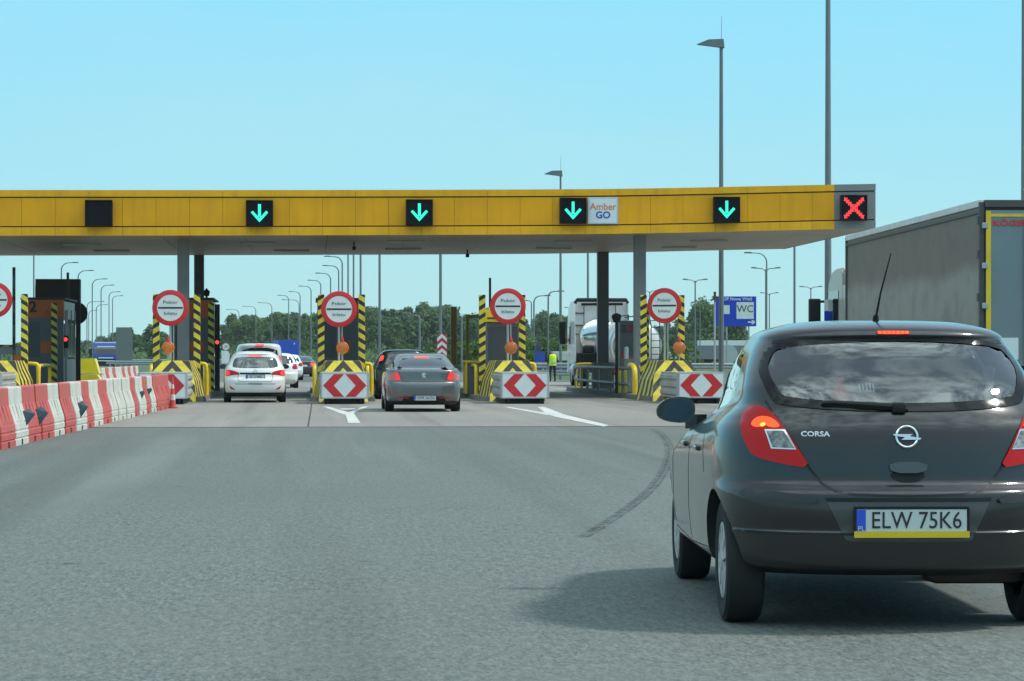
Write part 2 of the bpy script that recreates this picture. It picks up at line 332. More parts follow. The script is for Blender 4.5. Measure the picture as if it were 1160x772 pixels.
# ------------------------------------------------------------------ mesh library
class MB:
    """collects pieces; build() links them as one mesh object"""
    def __init__(s): s.v, s.f, s.m, s.sm = [], [], [], []
    def add(s, verts, faces, mi=0, smooth=False):
        o = len(s.v); s.v += [tuple(v) for v in verts]
        for f in faces: s.f.append([i + o for i in f]); s.m.append(mi); s.sm.append(smooth)
        return s
    def box(s, c, d, mi=0, ch=0.0, rz=0.0):
        x, y, z = d[0] / 2, d[1] / 2, d[2] / 2
        if ch <= 0:
            vs = [(a * x, b * y, e * z) for e in (-1, 1) for b in (-1, 1) for a in (-1, 1)]
            fs = [(0, 2, 3, 1), (4, 5, 7, 6), (0, 1, 5, 4), (2, 6, 7, 3), (0, 4, 6, 2), (1, 3, 7, 5)]
        else:
            bm = bmesh.new(); bmesh.ops.create_cube(bm, size=1.0)
            bmesh.ops.scale(bm, vec=(d[0], d[1], d[2]), verts=bm.verts)
            bmesh.ops.bevel(bm, geom=list(bm.edges), offset=ch, segments=2, profile=0.6, affect='EDGES')
            bm.verts.index_update()
            vs = [v.co[:] for v in bm.verts]; fs = [[v.index for v in f.verts] for f in bm.faces]; bm.free()
        if rz: vs = [(a * math.cos(rz) - b * math.sin(rz), a * math.sin(rz) + b * math.cos(rz), e) for a, b, e in vs]
        return s.add([(c[0] + a, c[1] + b, c[2] + e) for a, b, e in vs], fs, mi)
    def prism(s, pts, axis, a0, a1, mi=0, smooth=False):
        """2D outline (any winding) pushed along an axis; (p,q) are the two other axes in x,y,z order"""
        ar = sum(pts[i][0] * pts[(i + 1) % len(pts)][1] - pts[(i + 1) % len(pts)][0] * pts[i][1] for i in range(len(pts)))
        if (ar < 0) != (axis == 'y'): pts = pts[::-1]
        def P(p, a): return {'x': (a, p[0], p[1]), 'y': (p[0], a, p[1]), 'z': (p[0], p[1], a)}[axis]
        n = len(pts); lo, hi = min(a0, a1), max(a0, a1)
        vs = [P(p, lo) for p in pts] + [P(p, hi) for p in pts]
        fs = [list(range(n))[::-1], list(range(n, 2 * n))]
        s.add(vs, fs, mi)
        return s.add(vs, [(i, (i + 1) % n, n + (i + 1) % n, n + i) for i in range(n)], mi, smooth)
    def cyl(s, p0, p1, r0, r1=None, n=12, mi=0, caps=True):
        r1 = r0 if r1 is None else r1
        p0, p1 = Vector(p0), Vector(p1); d = (p1 - p0).normalized()
        u = d.orthogonal().normalized(); w = d.cross(u)
        vs = [p + (u * math.cos(2 * PI * i / n) + w * math.sin(2 * PI * i / n)) * r for p, r in ((p0, r0), (p1, r1)) for i in range(n)]
        s.add(vs, [(i, (i + 1) % n, n + (i + 1) % n, n + i) for i in range(n)], mi, True)
        if caps: s.add(vs, [list(range(n))[::-1], list(range(n, 2 * n))], mi)
        return s
    def tube(s, path, r, n=8, mi=0, r_end=None):
        P = [Vector(p) for p in path]; m = len(P); vs = []
        d0 = (P[1] - P[0]).normalized(); u = d0.orthogonal().normalized()
        for i, p in enumerate(P):
            d = ((P[min(i + 1, m - 1)] - P[max(i - 1, 0)])).normalized()
            u = (u - d * u.dot(d)).normalized(); w = d.cross(u)
            rr = r if r_end is None else r + (r_end - r) * i / (m - 1)
            vs += [p + (u * math.cos(2 * PI * k / n) + w * math.sin(2 * PI * k / n)) * rr for k in range(n)]
        s.add(vs, [(i * n + k, i * n + (k + 1) % n, (i + 1) * n + (k + 1) % n, (i + 1) * n + k) for i in range(m - 1) for k in range(n)], mi, True)
        return s.add(vs, [list(range(n))[::-1], list(range((m - 1) * n, m * n))], mi)
    def lathe(s, prof, axis='z', c=(0, 0, 0), n=32, mi=0):
        """profile [(r, h)] turned about an axis through c"""
        vs, m = [], len(prof)
        for k in range(n):
            a = 2 * PI * k / n; ca, sa = math.cos(a), math.sin(a)
            for r, h in prof:
                q = {'z': (r * ca, r * sa, h), 'y': (r * sa, h, r * ca), 'x': (h, r * ca, r * sa)}[axis]
                vs.append((q[0] + c[0], q[1] + c[1], q[2] + c[2]))
        fs = [(k * m + i, ((k + 1) % n) * m + i, ((k + 1) % n) * m + i + 1, k * m + i + 1) for k in range(n) for i in range(m - 1)]
        return s.add(vs, fs, mi, True)
    def build(s, name, mats, parent=None, sharp=35, recalc=True):
        me = bpy.data.meshes.new(name)
        me.from_pydata(s.v, [], s.f)
        mats = mats if isinstance(mats, (list, tuple)) else [mats]
        for m in mats: me.materials.append(m)
        me.polygons.foreach_set('material_index', s.m)
        me.polygons.foreach_set('use_smooth', s.sm)
        if recalc:
            bm = bmesh.new(); bm.from_mesh(me)
            bmesh.ops.remove_doubles(bm, verts=bm.verts, dist=1e-5)
            bmesh.ops.recalc_face_normals(bm, faces=bm.faces)
            bm.to_mesh(me); bm.free()
        if any(s.sm): me.set_sharp_from_angle(angle=math.radians(sharp))
        me.update()
        o = bpy.data.objects.new(name, me); COL.objects.link(o)
        if parent: o.parent = parent
        return o

def tag(o, label=None, cat=None, group=None, kind=None):
    if label: o['label'] = label
    if cat: o['category'] = cat
    if group: o['group'] = group
    if kind: o['kind'] = kind
    return o
def thing(name, label, cat, loc=(0, 0, 0), rz=0.0, group=None):
    o = bpy.data.objects.new(name, None); COL.objects.link(o)
    o.empty_display_size = 0.3
    o.location = loc; o.rotation_euler = (0, 0, rz)
    return tag(o, label, cat, group)
def copy_tree(o, parent=None):
    c = o.copy(); COL.objects.link(c)
    if parent: c.parent = parent
    for ch in [q for q in o.children]: copy_tree(ch, c)
    return c
def place(proto, first, loc, rz, label, group=None):
    o = proto if first else copy_tree(proto)
    o.location = loc; o.rotation_euler = (0, 0, rz); o['label'] = label
    if group: o['group'] = group
    return o

def text_mesh(body, size, align='CENTER', ext=0.0, squeeze=1.0, bold=0.0):
    cu = bpy.data.curves.new('lettering', 'FONT'); cu.body = body; cu.size = size
    cu.align_x = align; cu.align_y = 'CENTER'; cu.extrude = ext; cu.offset = bold; cu.resolution_u = 3
    ob = bpy.data.objects.new('lettering', cu); COL.objects.link(ob)
    bpy.context.view_layer.update()
    me = bpy.data.meshes.new_from_object(ob.evaluated_get(bpy.context.evaluated_depsgraph_get()))
    vs = [(v.co.x * squeeze, v.co.y, v.co.z) for v in me.vertices]; fs = [list(p.vertices) for p in me.polygons]
    bpy.data.objects.remove(ob); bpy.data.curves.remove(cu); bpy.data.meshes.remove(me)
    return vs, fs
def add_text(mb, body, size, c, mi=0, squeeze=1.0, align='CENTER', ext=0.003, bold=0.0):
    """text standing in the x-z plane at c, read from -y"""
    vs, fs = text_mesh(body, size, align, ext, squeeze, bold)
    return mb.add([(c[0] + x, c[1] - z, c[2] + y) for x, y, z in vs], fs, mi)

def chaikin(pts, n=2, closed=True):
    for _ in range(n):
        out = []
        m = len(pts)
        for i in range(m if closed else m - 1):
            a, b = pts[i], pts[(i + 1) % m]
            out.append((a[0] * .75 + b[0] * .25, a[1] * .75 + b[1] * .25)); out.append((a[0] * .25 + b[0] * .75, a[1] * .25 + b[1] * .75))
        pts = out
    return pts
def inside(p, poly):
    c = False; n = len(poly); j = n - 1
    for i in range(n):
        xi, yi = poly[i]; xj, yj = poly[j]
        if (yi > p[1]) != (yj > p[1]) and p[0] < (xj - xi) * (p[1] - yi) / (yj - yi) + xi: c = not c
        j = i
    return c
def resample(poly, step):
    out = []
    for i in range(len(poly)):
        a, b = poly[i], poly[(i + 1) % len(poly)]
        k = max(1, int(math.hypot(b[0] - a[0], b[1] - a[1]) / step))
        out += [(a[0] + (b[0] - a[0]) * t / k, a[1] + (b[1] - a[1]) * t / k) for t in range(k)]
    return out

def panel(mb, bvh, outline, side, off=0.003, thick=0.012, step=0.04, mi=0, hole=None, bulge=0.0):
    """a pane or lens with thickness, following the bodywork behind its outline.
    side: 'rear' outline in (x,z) | 'front' (x,z) | 'left'/'right' (y,z)"""
    ol = resample(outline, step)
    pts = list(ol); edges = [(i, (i + 1) % len(ol)) for i in range(len(ol))]
    if hole:
        h = resample(hole, step); k = len(pts); pts += h; edges += [(k + i, k + (i + 1) % len(h)) for i in range(len(h))]
    xs = [p[0] for p in ol]; ys = [p[1] for p in ol]
    x = min(xs) + step
    while x < max(xs):
        y = min(ys) + step
        while y < max(ys):
            p = (x + random.uniform(-.1, .1) * step, y + random.uniform(-.1, .1) * step)
            if inside(p, ol) and not (hole and inside(p, hole)): pts.append(p)
            y += step
        x += step
    V, E, F, _, _, _ = delaunay_2d_cdt([Vector(p) for p in pts], edges, [], 1, 1e-6)
    if hole: F = [f for f in F if not inside((sum(V[i].x for i in f) / 3, sum(V[i].y for i in f) / 3), hole)]
    D = {'rear': Vector((0, 1, 0)), 'front': Vector((0, -1, 0)), 'left': Vector((1, 0, 0)), 'right': Vector((-1, 0, 0))}[side]
    def O(p):
        return {'rear': Vector((p[0], -3, p[1])), 'front': Vector((p[0], 9, p[1])), 'left': Vector((-4, p[0], p[1])), 'right': Vector((4, p[0], p[1]))}[side]
    hits, bad, last = [], [], 0
    for p in V:
        h, nrm, _, dist = bvh.ray_cast(O(p), D)
        hits.append(dist)
    good = [d for d in hits if d is not None]
    mean = sum(good) / len(good) if good else 4
    front, backv = [], []
    cxm, cym = sum(xs) / len(xs), sum(ys) / len(ys); rx, ry = (max(xs) - min(xs)) / 2, (max(ys) - min(ys)) / 2
    for p, d in zip(V, hits):
        d = mean if d is None else d
        q = O(p)
        e = bulge * max(0, 1 - ((p[0] - cxm) / rx) ** 2 * 0.5 - ((p[1] - cym) / ry) ** 2 * 0.5)
        front.append(q + D * (d - off - e)); backv.append(q + D * (d - off + thick))
    n = len(front)
    cnt = {}
    for f in F:
        for i in range(len(f)):
            k = (f[i], f[(i + 1) % len(f)]); cnt[k] = cnt.get(k, 0) + 1
    rim = [k for k in cnt if (k[1], k[0]) not in cnt]
    mb.add(front + backv, [tuple(f) for f in F], mi, True)
    o = len(mb.v) - 2 * n
    for a, b in rim: mb.f.append([o + a, o + b, o + n + b, o + n + a]); mb.m.append(mi); mb.sm.append(False)
    return mb
def stroke(path, w):
    """outline of a thin band along an open path"""
    L, R = [], []
    for i, p in enumerate(path):
        a, b = path[max(0, i - 1)], path[min(len(path) - 1, i + 1)]
        dx, dy = b[0] - a[0], b[1] - a[1]; q = math.hypot(dx, dy) or 1
        L.append((p[0] - dy / q * w / 2, p[1] + dx / q * w / 2)); R.append((p[0] + dy / q * w / 2, p[1] - dx / q * w / 2))
    return L + R[::-1]

# ------------------------------------------------------------------ cars: a body lofted from plan outlines stacked in height
def pchip(xs, ys, x):
    n = len(xs)
    if x <= xs[0]: return ys[0]
    if x >= xs[-1]: return ys[-1]
    h = [xs[i + 1] - xs[i] for i in range(n - 1)]; d = [(ys[i + 1] - ys[i]) / h[i] for i in range(n - 1)]
    m = [d[0]] + [0 if d[i - 1] * d[i] <= 0 else 2 * d[i - 1] * d[i] / (d[i - 1] + d[i]) for i in range(1, n - 1)] + [d[-1]]
    i = max(k for k in range(n - 1) if xs[k] <= x)
    t = (x - xs[i]) / h[i]
    return ys[i] * (1 + 2 * t) * (1 - t) ** 2 + h[i] * m[i] * t * (1 - t) ** 2 + ys[i + 1] * t * t * (3 - 2 * t) + h[i] * m[i + 1] * t * t * (t - 1)

def loft(levels, L, sub=5, p=2.6, dr=0.55, df=0.8, nr=28, ns=20, wedge=0.0, taper=0.0):
    """levels: (z, half width, rear y, front y)"""
    T = list(range(len(levels)))
    rings = []
    for k in range((len(levels) - 1) * sub + 1):
        t = k / sub
        z, w, yr, yf = [pchip(T, [lv[c] for lv in levels], t) for c in range(4)]
        tz = min(1.0, max(0.0, (z - .97) / .16)) if taper else 0.0
        a, b = min(dr * (1 - .30 * tz), (yf - yr) * .4), min(df, (yf - yr) * .45)
        ring = []
        def bx(x, y): return x * (1 - 0.05 * abs((y - L / 2) / (L / 2)) ** 3) * (1 + taper * tz * (1.35 - y))
        for i in range(nr + 1):
            u = math.sin((i / nr * 2 - 1) * PI / 2) * w
            y = yr + a * (1 - max(0.0, 1 - abs(u / w) ** p) ** (1 / p)); ring.append((bx(u, y), y, z))
        for i in range(1, ns):
            y = yr + a + (yf - b - yr - a) * i / ns; ring.append((bx(w, y), y, z))
        for i in range(nr + 1):
            u = -math.sin((i / nr * 2 - 1) * PI / 2) * w
            y = yf - b * (1 - max(0.0, 1 - abs(u / w) ** 2.3) ** (1 / 2.3)); ring.append((bx(u, y), y, z))
        for i in range(1, ns):
            y = yf - b - (yf - b - yr - a) * i / ns; ring.append((bx(-w, y), y, z))
        rings.append(ring)
    if wedge:   # the waistline falls towards the front
        def wz(y, z): return z - wedge * max(-.6, y - 1.0) * max(0.0, math.sin(PI * min(1, max(0, (z - .72) / .62)))) ** 1.2
        rings = [[(x, y, wz(y, z)) for x, y, z in r] for r in rings]
    n = len(rings[0]); vs = [v for r in rings for v in r]; m = len(rings)
    fs = [(j * n + i, j * n + (i + 1) % n, (j + 1) * n + (i + 1) % n, (j + 1) * n + i) for j in range(m - 1) for i in range(n)]
    fs += [list(range(n))[::-1], list(range((m - 1) * n, m * n))]
    return vs, fs
def temp_mesh(vs, fs):
    me = bpy.data.meshes.new('shell'); me.from_pydata(vs, [], fs); me.update()
    bm = bmesh.new(); bm.from_mesh(me); bmesh.ops.recalc_face_normals(bm, faces=bm.faces); bm.to_mesh(me); bm.free()
    ob = bpy.data.objects.new('shell', me); COL.objects.link(ob)
    return ob
def wheel_parts(root, x, y, r, tw, rim_m, sgn, spokes=9):
    prof = [(r * .60, -tw * .42), (r * .72, -tw * .5), (r * .93, -tw * .5), (r * .985, -tw * .42), (r, -tw * .3), (r, tw * .3), (r * .985, tw * .42), (r * .93, tw * .5), (r * .72, tw * .5), (r * .60, tw * .42), (r * .60, -tw * .42)]
    mb = MB().lathe(prof, 'x', (0, 0, 0), 40)
    w = mb.build('wheel', rubber, root); w.location = (x, y, r)
    m2 = MB()
    e = sgn * tw * .46
    m2.lathe([(r * .62, e * .9), (r * .62, e * 1.02), (r * .56, e * 1.04), (r * .55, e * .75), (0.001, e * .7)], 'x', (0, 0, 0), 40)
    for k in range(spokes):
        a = 2 * PI * k / spokes; ca, sa = math.cos(a), math.sin(a)
        q = []
        for rr, hw in ((r * .12, r * .06), (r * .57, r * .10)):
            for t in (-1, 1): q.append((e * 1.02 if rr > r * .3 else e * 1.06, ca * rr - sa * hw * t, sa * rr + ca * hw * t))
        q2 = [(e * .8, b, c) for a_, b, c in q]
        m2.add(q + q2, [(0, 1, 3, 2), (0, 2, 6, 4), (1, 5, 7, 3), (2, 3, 7, 6)])
    m2.lathe([(r * .17, e * .8), (r * .17, e * 1.1), (0.001, e * 1.14)], 'x', (0, 0, 0), 20)
    h = m2.build('hubcap', rim_m, w)
    return w

def car(name, label, cat, levels, L, wheels, paint, rear_win, side_wins, wind, loc, rz, cabin=True, glass=None, p=2.6, dr=0.55, df=0.8, rim_m=None, mirror=None, feats=(), seams=(), side_seams=(), seats=True, rear_inner=None, lower=None, wedge=0.0, taper=0.0):
    root = thing(name, label, cat, loc, rz)
    vs, fs = loft(levels, L, p=p, dr=dr, df=df, wedge=wedge, taper=taper)
    sh = temp_mesh(vs, fs)
    bm0 = bmesh.new(); bm0.from_mesh(sh.data); bvh = BVHTree.FromBMesh(bm0); bm0.free()
    yR, yF, r, track, tw = wheels
    cutters = []
    mb = MB()
    for y in (yR, yF):
        for sg in (-1, 1): mb.cyl((sg * (track - tw * .5 - .06), y, r + .005), (sg * 1.3, y, r + .005), r + .045, n=36)
    def cutter(mb):
        o = temp_mesh(mb.v, mb.f)
        md = sh.modifiers.new('cut', 'BOOLEAN'); md.operation = 'DIFFERENCE'; md.object = o; md.solver = 'EXACT'; md.use_hole_tolerant = True
        cutters.append(o)
    cutter(mb)
    zt = levels[-1][0]
    if cabin:
        lv = []
        yfc = max(q[0] for w_ in side_wins for q in w_) + 0.15
        for z, w, yr, yf in levels:
            if 0.5 < z < zt - 0.07: lv.append((z, w - .085, yr + .13, min(yf - .12, yfc + .25) if z > .9 else yfc))
        v2, f2 = loft(lv, L, sub=2, p=p, dr=dr * .8, df=.5, nr=14, ns=8)
        c = MB(); c.add(v2, f2); cutter(c)
        zc_r = sum(q[1] for q in rear_inner) / len(rear_inner) if rear_inner else 0
        c = MB(); c.prism([(a * 1.035, 1.0 * (b_ - zc_r) * 1.07 + zc_r) for a, b_ in (rear_inner or rear_win)] if rear_inner else rear_win, 'y', -.6, lv[-1][2] + .5); cutter(c)
        c = MB()
        for w_ in side_wins: c.prism(w_, 'x', -1.6, 1.6)
        cutter(c)
        c = MB(); c.prism(wind, 'y', lv[-1][3] - .35, L + .5); cutter(c)
    bpy.context.view_layer.update()
    me = bpy.data.meshes.new_from_object(sh.evaluated_get(bpy.context.evaluated_depsgraph_get()))
    if len(me.polygons) < len(sh.data.polygons) * .7: print('BAD BODY', name, label, len(me.polygons), len(sh.data.polygons))
    bpy.data.objects.remove(sh)
    for c in cutters: bpy.data.objects.remove(c)
    me.name = 'body'
    me.materials.clear()
    for m in (paint, interior, black): me.materials.append(m)
    for pl in me.polygons:
        q = bvh.find_nearest(pl.center)
        pl.material_index = 1 if q[3] > 0.004 else (2 if lower and pl.center.z < lower(pl.center) else 0)
        pl.use_smooth = True
    me.set_sharp_from_angle(angle=math.radians(32))
    body = bpy.data.objects.new('body', me); COL.objects.link(body); body.parent = root
    # glass
    if cabin:
        g = glass or glass_rear
        mb = MB(); panel(mb, bvh, rear_inner or rear_win, 'rear', .0, .005); mb.build('rear_window', g, root)
        if rear_inner:
            mb = MB(); panel(mb, bvh, rear_win, 'rear', .006, .016, step=.02, hole=rear_inner); mb.build('window_surround', frit, root)
        for w_ in side_wins:
            for sd in ('left', 'right'): mb = MB(); panel(mb, bvh, w_, sd, -.004, .005); mb.build('side_window', glass_side, root)
        mb = MB(); panel(mb, bvh, wind, 'front', -.002, .005); mb.build('windscreen', glass_side, root)
    else:
        mb = MB(); panel(mb, bvh, rear_win, 'rear', .003, .012); mb.build('rear_window', glass_dark, root)
        for w_ in side_wins:
            for sd in ('left', 'right'): mb = MB(); panel(mb, bvh, w_, sd, .003, .012); mb.build('side_window', glass_dark, root)
        if wind: mb = MB(); panel(mb, bvh, wind, 'front', .003, .012); mb.build('windscreen', glass_dark, root)
    for w_ in side_wins:
        pass
    for f in feats:
        nm, side, ol, m, off, th = f[:6]; mir = f[6] if len(f) > 6 else False; kids = f[7] if len(f) > 7 else ()
        for sg in ((1, -1) if mir else (1,)):
            mb = MB(); panel(mb, bvh, [(a * sg, b) for a, b in ol], side, off, th, step=.03)
            o = mb.build(nm, m, root)
            for k in kids:
                mb = MB(); panel(mb, bvh, [(a * sg, b) for a, b in k[1]], side, k[3], th, step=.03); mb.build(k[0], k[2], o)
    if seams or side_seams:
        mb = MB()
        for path, w in seams: panel(mb, bvh, stroke(path, w), 'rear', .0012, .004, step=.03)
        for path, w in side_seams:
            for sd in ('left', 'right'): panel(mb, bvh, stroke(path, w), sd, .0012, .004, step=.03)
        mb.build('seam', black, root)
    for y in (yR, yF):
        for sg in (-1, 1): wheel_parts(root, sg * (track - tw * .5), y, r, tw, rim_m or alu, sg)
    if cabin and seats:
        for yy, xs in ((yR + .55, (-.36, .36)), (yF - 1.15, (-.36, .36))):
            for x in xs:
                mb = MB()
                mb.box((x, yy, .62), (.46, .5, .16), ch=.05)
                mb.prism([(yy - .32, .60), (yy - .2, .60), (yy - .32, 1.10), (yy - .40, 1.10)], 'x', x - .23, x + .23)
                mb.box((x, yy - .37, 1.19), (.25, .09, .17), ch=.035)
                mb.build('seat', seat_m, root)
    if mirror:
        my, mz, mx = mirror
        for sg in (-1, 1):
            mb = MB()
            pts = chaikin([(-.10, -.055), (.09, -.075), (.115, .03), (.07, .082), (-.05, .075), (-.115, .02)], 2)
            n = len(pts); rows = [(-.012, 1.0), (.03, 1.0), (.09, .78), (.12, .4)]
            V = [(sg * (mx + .085) - sg * a * s_, my + dy, mz + b * s_) for dy, s_ in rows for a, b in pts]
            mb.add(V, [(j * n + i, j * n + (i + 1) % n, (j + 1) * n + (i + 1) % n, (j + 1) * n + i) for j in range(3) for i in range(n)], 0, True)
            mb.add(V, [list(range(n)), list(range(3 * n, 4 * n))], 0)
            mb.prism([(my + .02, mz - .10), (my + .09, mz - .10), (my + .07, mz - .02), (my + .02, mz - .02)], 'x', sg * (mx - .09), sg * (mx + .03))
            mo = mb.build('wing_mirror', MATS.get('mirror_shell', black), root)
            g = MB(); g.add([(sg * (mx + .085) - sg * a * .82, my - .016, mz + b * .80) for a, b in pts], [list(range(n))]); g.build('mirror_glass', chrome_dim, mo)
    return root, bvh

chrome_dim = mat('mirror_silver', (0.075, 0.085, 0.10), 0.08, metal=1.0)
def plate(root, c, text, w=.52, h=.114, frame=True, strip=None, size=.098):
    mb = MB().box((c[0], c[1] - .004, c[2]), (w, .008, h), ch=.003)
    p_ = mb.build('number_plate', plate_white, root)
    mb = MB().box((c[0] - w / 2 + .022, c[1] - .0095, c[2]), (.042, .003, h - .006))
    mb.build('country_band', plate_blue, p_)
    mb = MB(); add_text(mb, 'PL', .032, (c[0] - w / 2 + .022, c[1] - .012, c[2] - .034), 0, ext=.0005); mb.build('lettering', plate_white, p_)
    mb = MB(); add_text(mb, text, size, (c[0] + .022, c[1] - .010, c[2] + .002), 0, squeeze=.92 * .44 / (size * 0.62 * len(text)) if False else .86, ext=.001)
    mb.build('lettering', ink, p_)
    mb = MB()
    for dx, dz, sx, sz in ((0, h / 2 + .006, w + .02, .012), (0, -h / 2 - .006, w + .02, .012), (w / 2 + .006, 0, .012, h), (-w / 2 - .006, 0, .012, h)):
        mb.box((c[0] + dx, c[1] - .003, c[2] + dz), (sx, .014, sz))
    mb.build('plate_holder', black, p_)
    if strip:
        mb = MB().box((c[0], c[1] - .011, c[2] - h / 2 - .004), (w + .022, .004, .03)); s_ = mb.build('dealer_strip', strip, p_)
    return p_

# ------------------------------------------------------------------ ground, road, markings
def sheet(name, pts, z, m):
    mb = MB(); mb.add([(p[0], p[1], z) for p in pts], [list(range(len(pts)))])
    o = mb.build(name, m, recalc=False)
    if o.data.polygons[0].normal.z < 0: o.data.flip_normals()
    return tag(o, kind='structure')
sheet('ground', [(-2500, -300), (2500, -300), (2500, 4500), (-2500, 4500)], -0.012, grass_m)
def aty(px, y):
    Z = y / (CA - (px - CX) / FPX * SA)
    return Z
seam_y = 48.6
sheet('road', [(-34, -40), (40, -40), (40, seam_y), (-34, seam_y)], 0.0, asphalt)
sheet('toll_plaza_pad', [(-34, seam_y), (44, seam_y), (44, 135), (-34, 135)], 0.004, pad_concrete)
# beyond the plaza the carriageways bend gently to the left
def ribbon(name, x0, w, y0, y1, bend, z, m, n=24):
    L, R = [], []
    for i in range(n + 1):
        y = y0 + (y1 - y0) * i / n; q = (y - 130) / 100
        x = x0 - bend * q * q
        L.append((x - w / 2, y)); R.append((x + w / 2, y))
    mb = MB(); mb.add([(a, b, z) for a, b in L] + [(a, b, z) for a, b in R], [(i, i + 1, n + 2 + i, n + 1 + i) for i in range(n)])
    o = mb.build(name, m, recalc=False)
    if o.data.polygons[0].normal.z < 0: o.data.flip_normals()
    return tag(o, kind='structure')
ribbon('road', 1.5, 26, 134.8, 900, 0.75, 0.0, asphalt)
ribbon('road', -34, 16, 110, 900, 0.75, -0.003, asphalt)
# an expansion joint across the pad and one along it
mb = MB(); mb.add([(-34, seam_y - .03, .006), (40, seam_y - .03, .006), (40, seam_y + .03, .006), (-34, seam_y + .03, .006)], [(0, 1, 2, 3)])
tag(mb.build('road_joint', mat('joint_sealant', (0.035, 0.035, 0.035), 0.8), recalc=False), kind='structure')
def line_px(name, pxs, w, m, z=0.008):
    P = [gp(a, b) for a, b in pxs]; ol = stroke([(p.x, p.y) for p in P], w); n = len(P)
    mb = MB(); mb.add([(a, b, z) for a, b in ol], [(i, i + 1, 2 * n - 2 - i, 2 * n - 1 - i) for i in range(n - 1)])
    o = mb.build(name, m, recalc=False)
    for p_ in o.data.polygons:
        pass
    if o.data.polygons[0].normal.z < 0: o.data.flip_normals()
    return tag(o, kind='structure')
def poly_px(name, pxs, m, z=0.008):
    P = [gp(a, b) for a, b in pxs]
    mb = MB(); mb.add([(p.x, p.y, z) for p in P], [list(range(len(P)))])
    o = mb.build(name, m, recalc=False)
    if o.data.polygons[0].normal.z < 0: o.data.flip_normals()
    return tag(o, kind='structure')
line_px('road_joint', [(349, 483.6), (352, 466), (353, 457.5)], .03, MATS['joint_sealant'], .0075)
poly_px('road_marking', [(366, 461.2), (372, 461.2), (395, 467.6), (402, 467.6), (393, 470.5), (389, 470)], white_paint)
poly_px('road_marking', [(411, 461.2), (417.5, 461.2), (402, 467.6), (399, 470.5), (395, 467.7)], white_paint, .0085)
poly_px('road_marking', [(391, 469), (401, 469), (408.5, 480), (394.5, 480)], white_paint, .009)
poly_px('road_marking', [(384, 463.2), (402, 463.2), (403, 464.6), (388, 464.6)], white_paint)
poly_px('road_marking', [(571, 461.6), (577, 461.6), (624, 469.2), (620, 470.8)], white_paint)
poly_px('road_marking', [(609, 461.6), (617, 461.6), (640, 470.5), (690, 482.4), (684, 484), (628, 472.5), (619, 469.6)], white_paint, .0085)
line_px('road_marking', [(626, 444.3), (650, 447.5)], .14, white_paint)
line_px('road_marking', [(626, 440.2), (650, 441.8)], .14, white_paint)

skid = bpy.data.materials.new('tyre_mark'); skid.use_nodes = True
n, l = skid.node_tree.nodes, skid.node_tree.links
b = n['Principled BSDF']; b.inputs['Base Color'].default_value = (0.03, 0.03, 0.032, 1); b.inputs['Roughness'].default_value = 0.8
t = n.new('ShaderNodeTexCoord'); nz = n.new('ShaderNodeTexNoise'); nz.inputs['Scale'].default_value = 5; nz.inputs['Detail'].default_value = 9; nz.inputs['Roughness'].default_value = 0.75
l.new(t.outputs['Object'], nz.inputs['Vector'])
mr = n.new('ShaderNodeMapRange'); mr.inputs[1].default_value = 0.42; mr.inputs[2].default_value = 0.74; mr.inputs[4].default_value = 0.55
l.new(nz.outputs['Fac'], mr.inputs[0]); l.new(mr.outputs[0], b.inputs['Alpha'])
arc = [(652, 613), (672, 602), (700, 584), (726, 565), (744, 547), (754, 530), (759, 514), (757, 502), (748, 491), (735, 484.6)]
arc = chaikin(arc, 2, closed=False)
for dx, w in ((-6, .03), (-2, .05), (2, .075), (7, .03)):
    line_px('tyre_mark', [(a + dx * (1 - .4 * (i / len(arc))), b_) for i, (a, b_) in enumerate(arc)], w, skid, .0045 + .0006 * (dx + 6) / 11)
line_px('tyre_mark', [(697, 536.5), (712, 535), (730, 533.6)], .05, skid, .004)
line_px('tyre_mark', [(499, 533.4), (508, 533.2), (520, 534)], .05, skid, .004)

# ------------------------------------------------------------------ the canopy over the lanes
YC, YB = 81.3, 97.2
CZ = [(-11.0, 5.03), (-9.9, 5.045), (-2.9, 5.08), (8.6, 5.166), (17.9, 5.38), (19, 5.40)]
def cz(x): return pchip([q[0] for q in CZ], [q[1] for q in CZ], x)
XL, XG, XR = -15.0, 16.58, 17.90
canopy = thing('toll_canopy', 'long yellow canopy with grey end spanning all the toll lanes on grey columns', 'canopy', (0, YC, 0))
def strip(mb, x0, x1, a, b, y0, y1, mi=0):
    """slab following the canopy's slight rise, between heights a and b over its underside"""
    za, zb = cz(x0), cz(x1)
    vs = [(x0, y0, za + a), (x1, y0, zb + a), (x1, y0, zb + b), (x0, y0, za + b), (x0, y1, za + a), (x1, y1, zb + a), (x1, y1, zb + b), (x0, y1, za + b)]
    mb.add(vs, [(0, 1, 2, 3), (5, 4, 7, 6), (4, 0, 3, 7), (1, 5, 6, 2), (3, 2, 6, 7), (4, 5, 1, 0)], mi)
xs = [XL + 1.029 * i for i in range(31)] + [XG]
xs = [x for x in xs if x < XG - .2] + [XG]
m_main, m_top, m_low, m_back, m_grey = MB(), MB(), MB(), MB(), MB()
for a, b_ in zip(xs[:-1], xs[1:]):
    strip(m_main, a + .004, b_ - .004, .30, 1.165, 0, .04)
for k in range(0, len(xs) - 1, 4):
    a, b_ = xs[k], xs[min(k + 4, len(xs) - 1)]
    mid = [xs[j] for j in range(k, min(k + 4, len(xs) - 1) + 1)]
    for p0, p1 in zip(mid[:-1], mid[1:]):
        strip(m_top, p0 + (.005 if p0 == a else 0), p1 - (.005 if p1 == b_ else 0), 1.205, 1.41, -.025, .04)
    k2 = min(k + 2, len(xs) - 2)
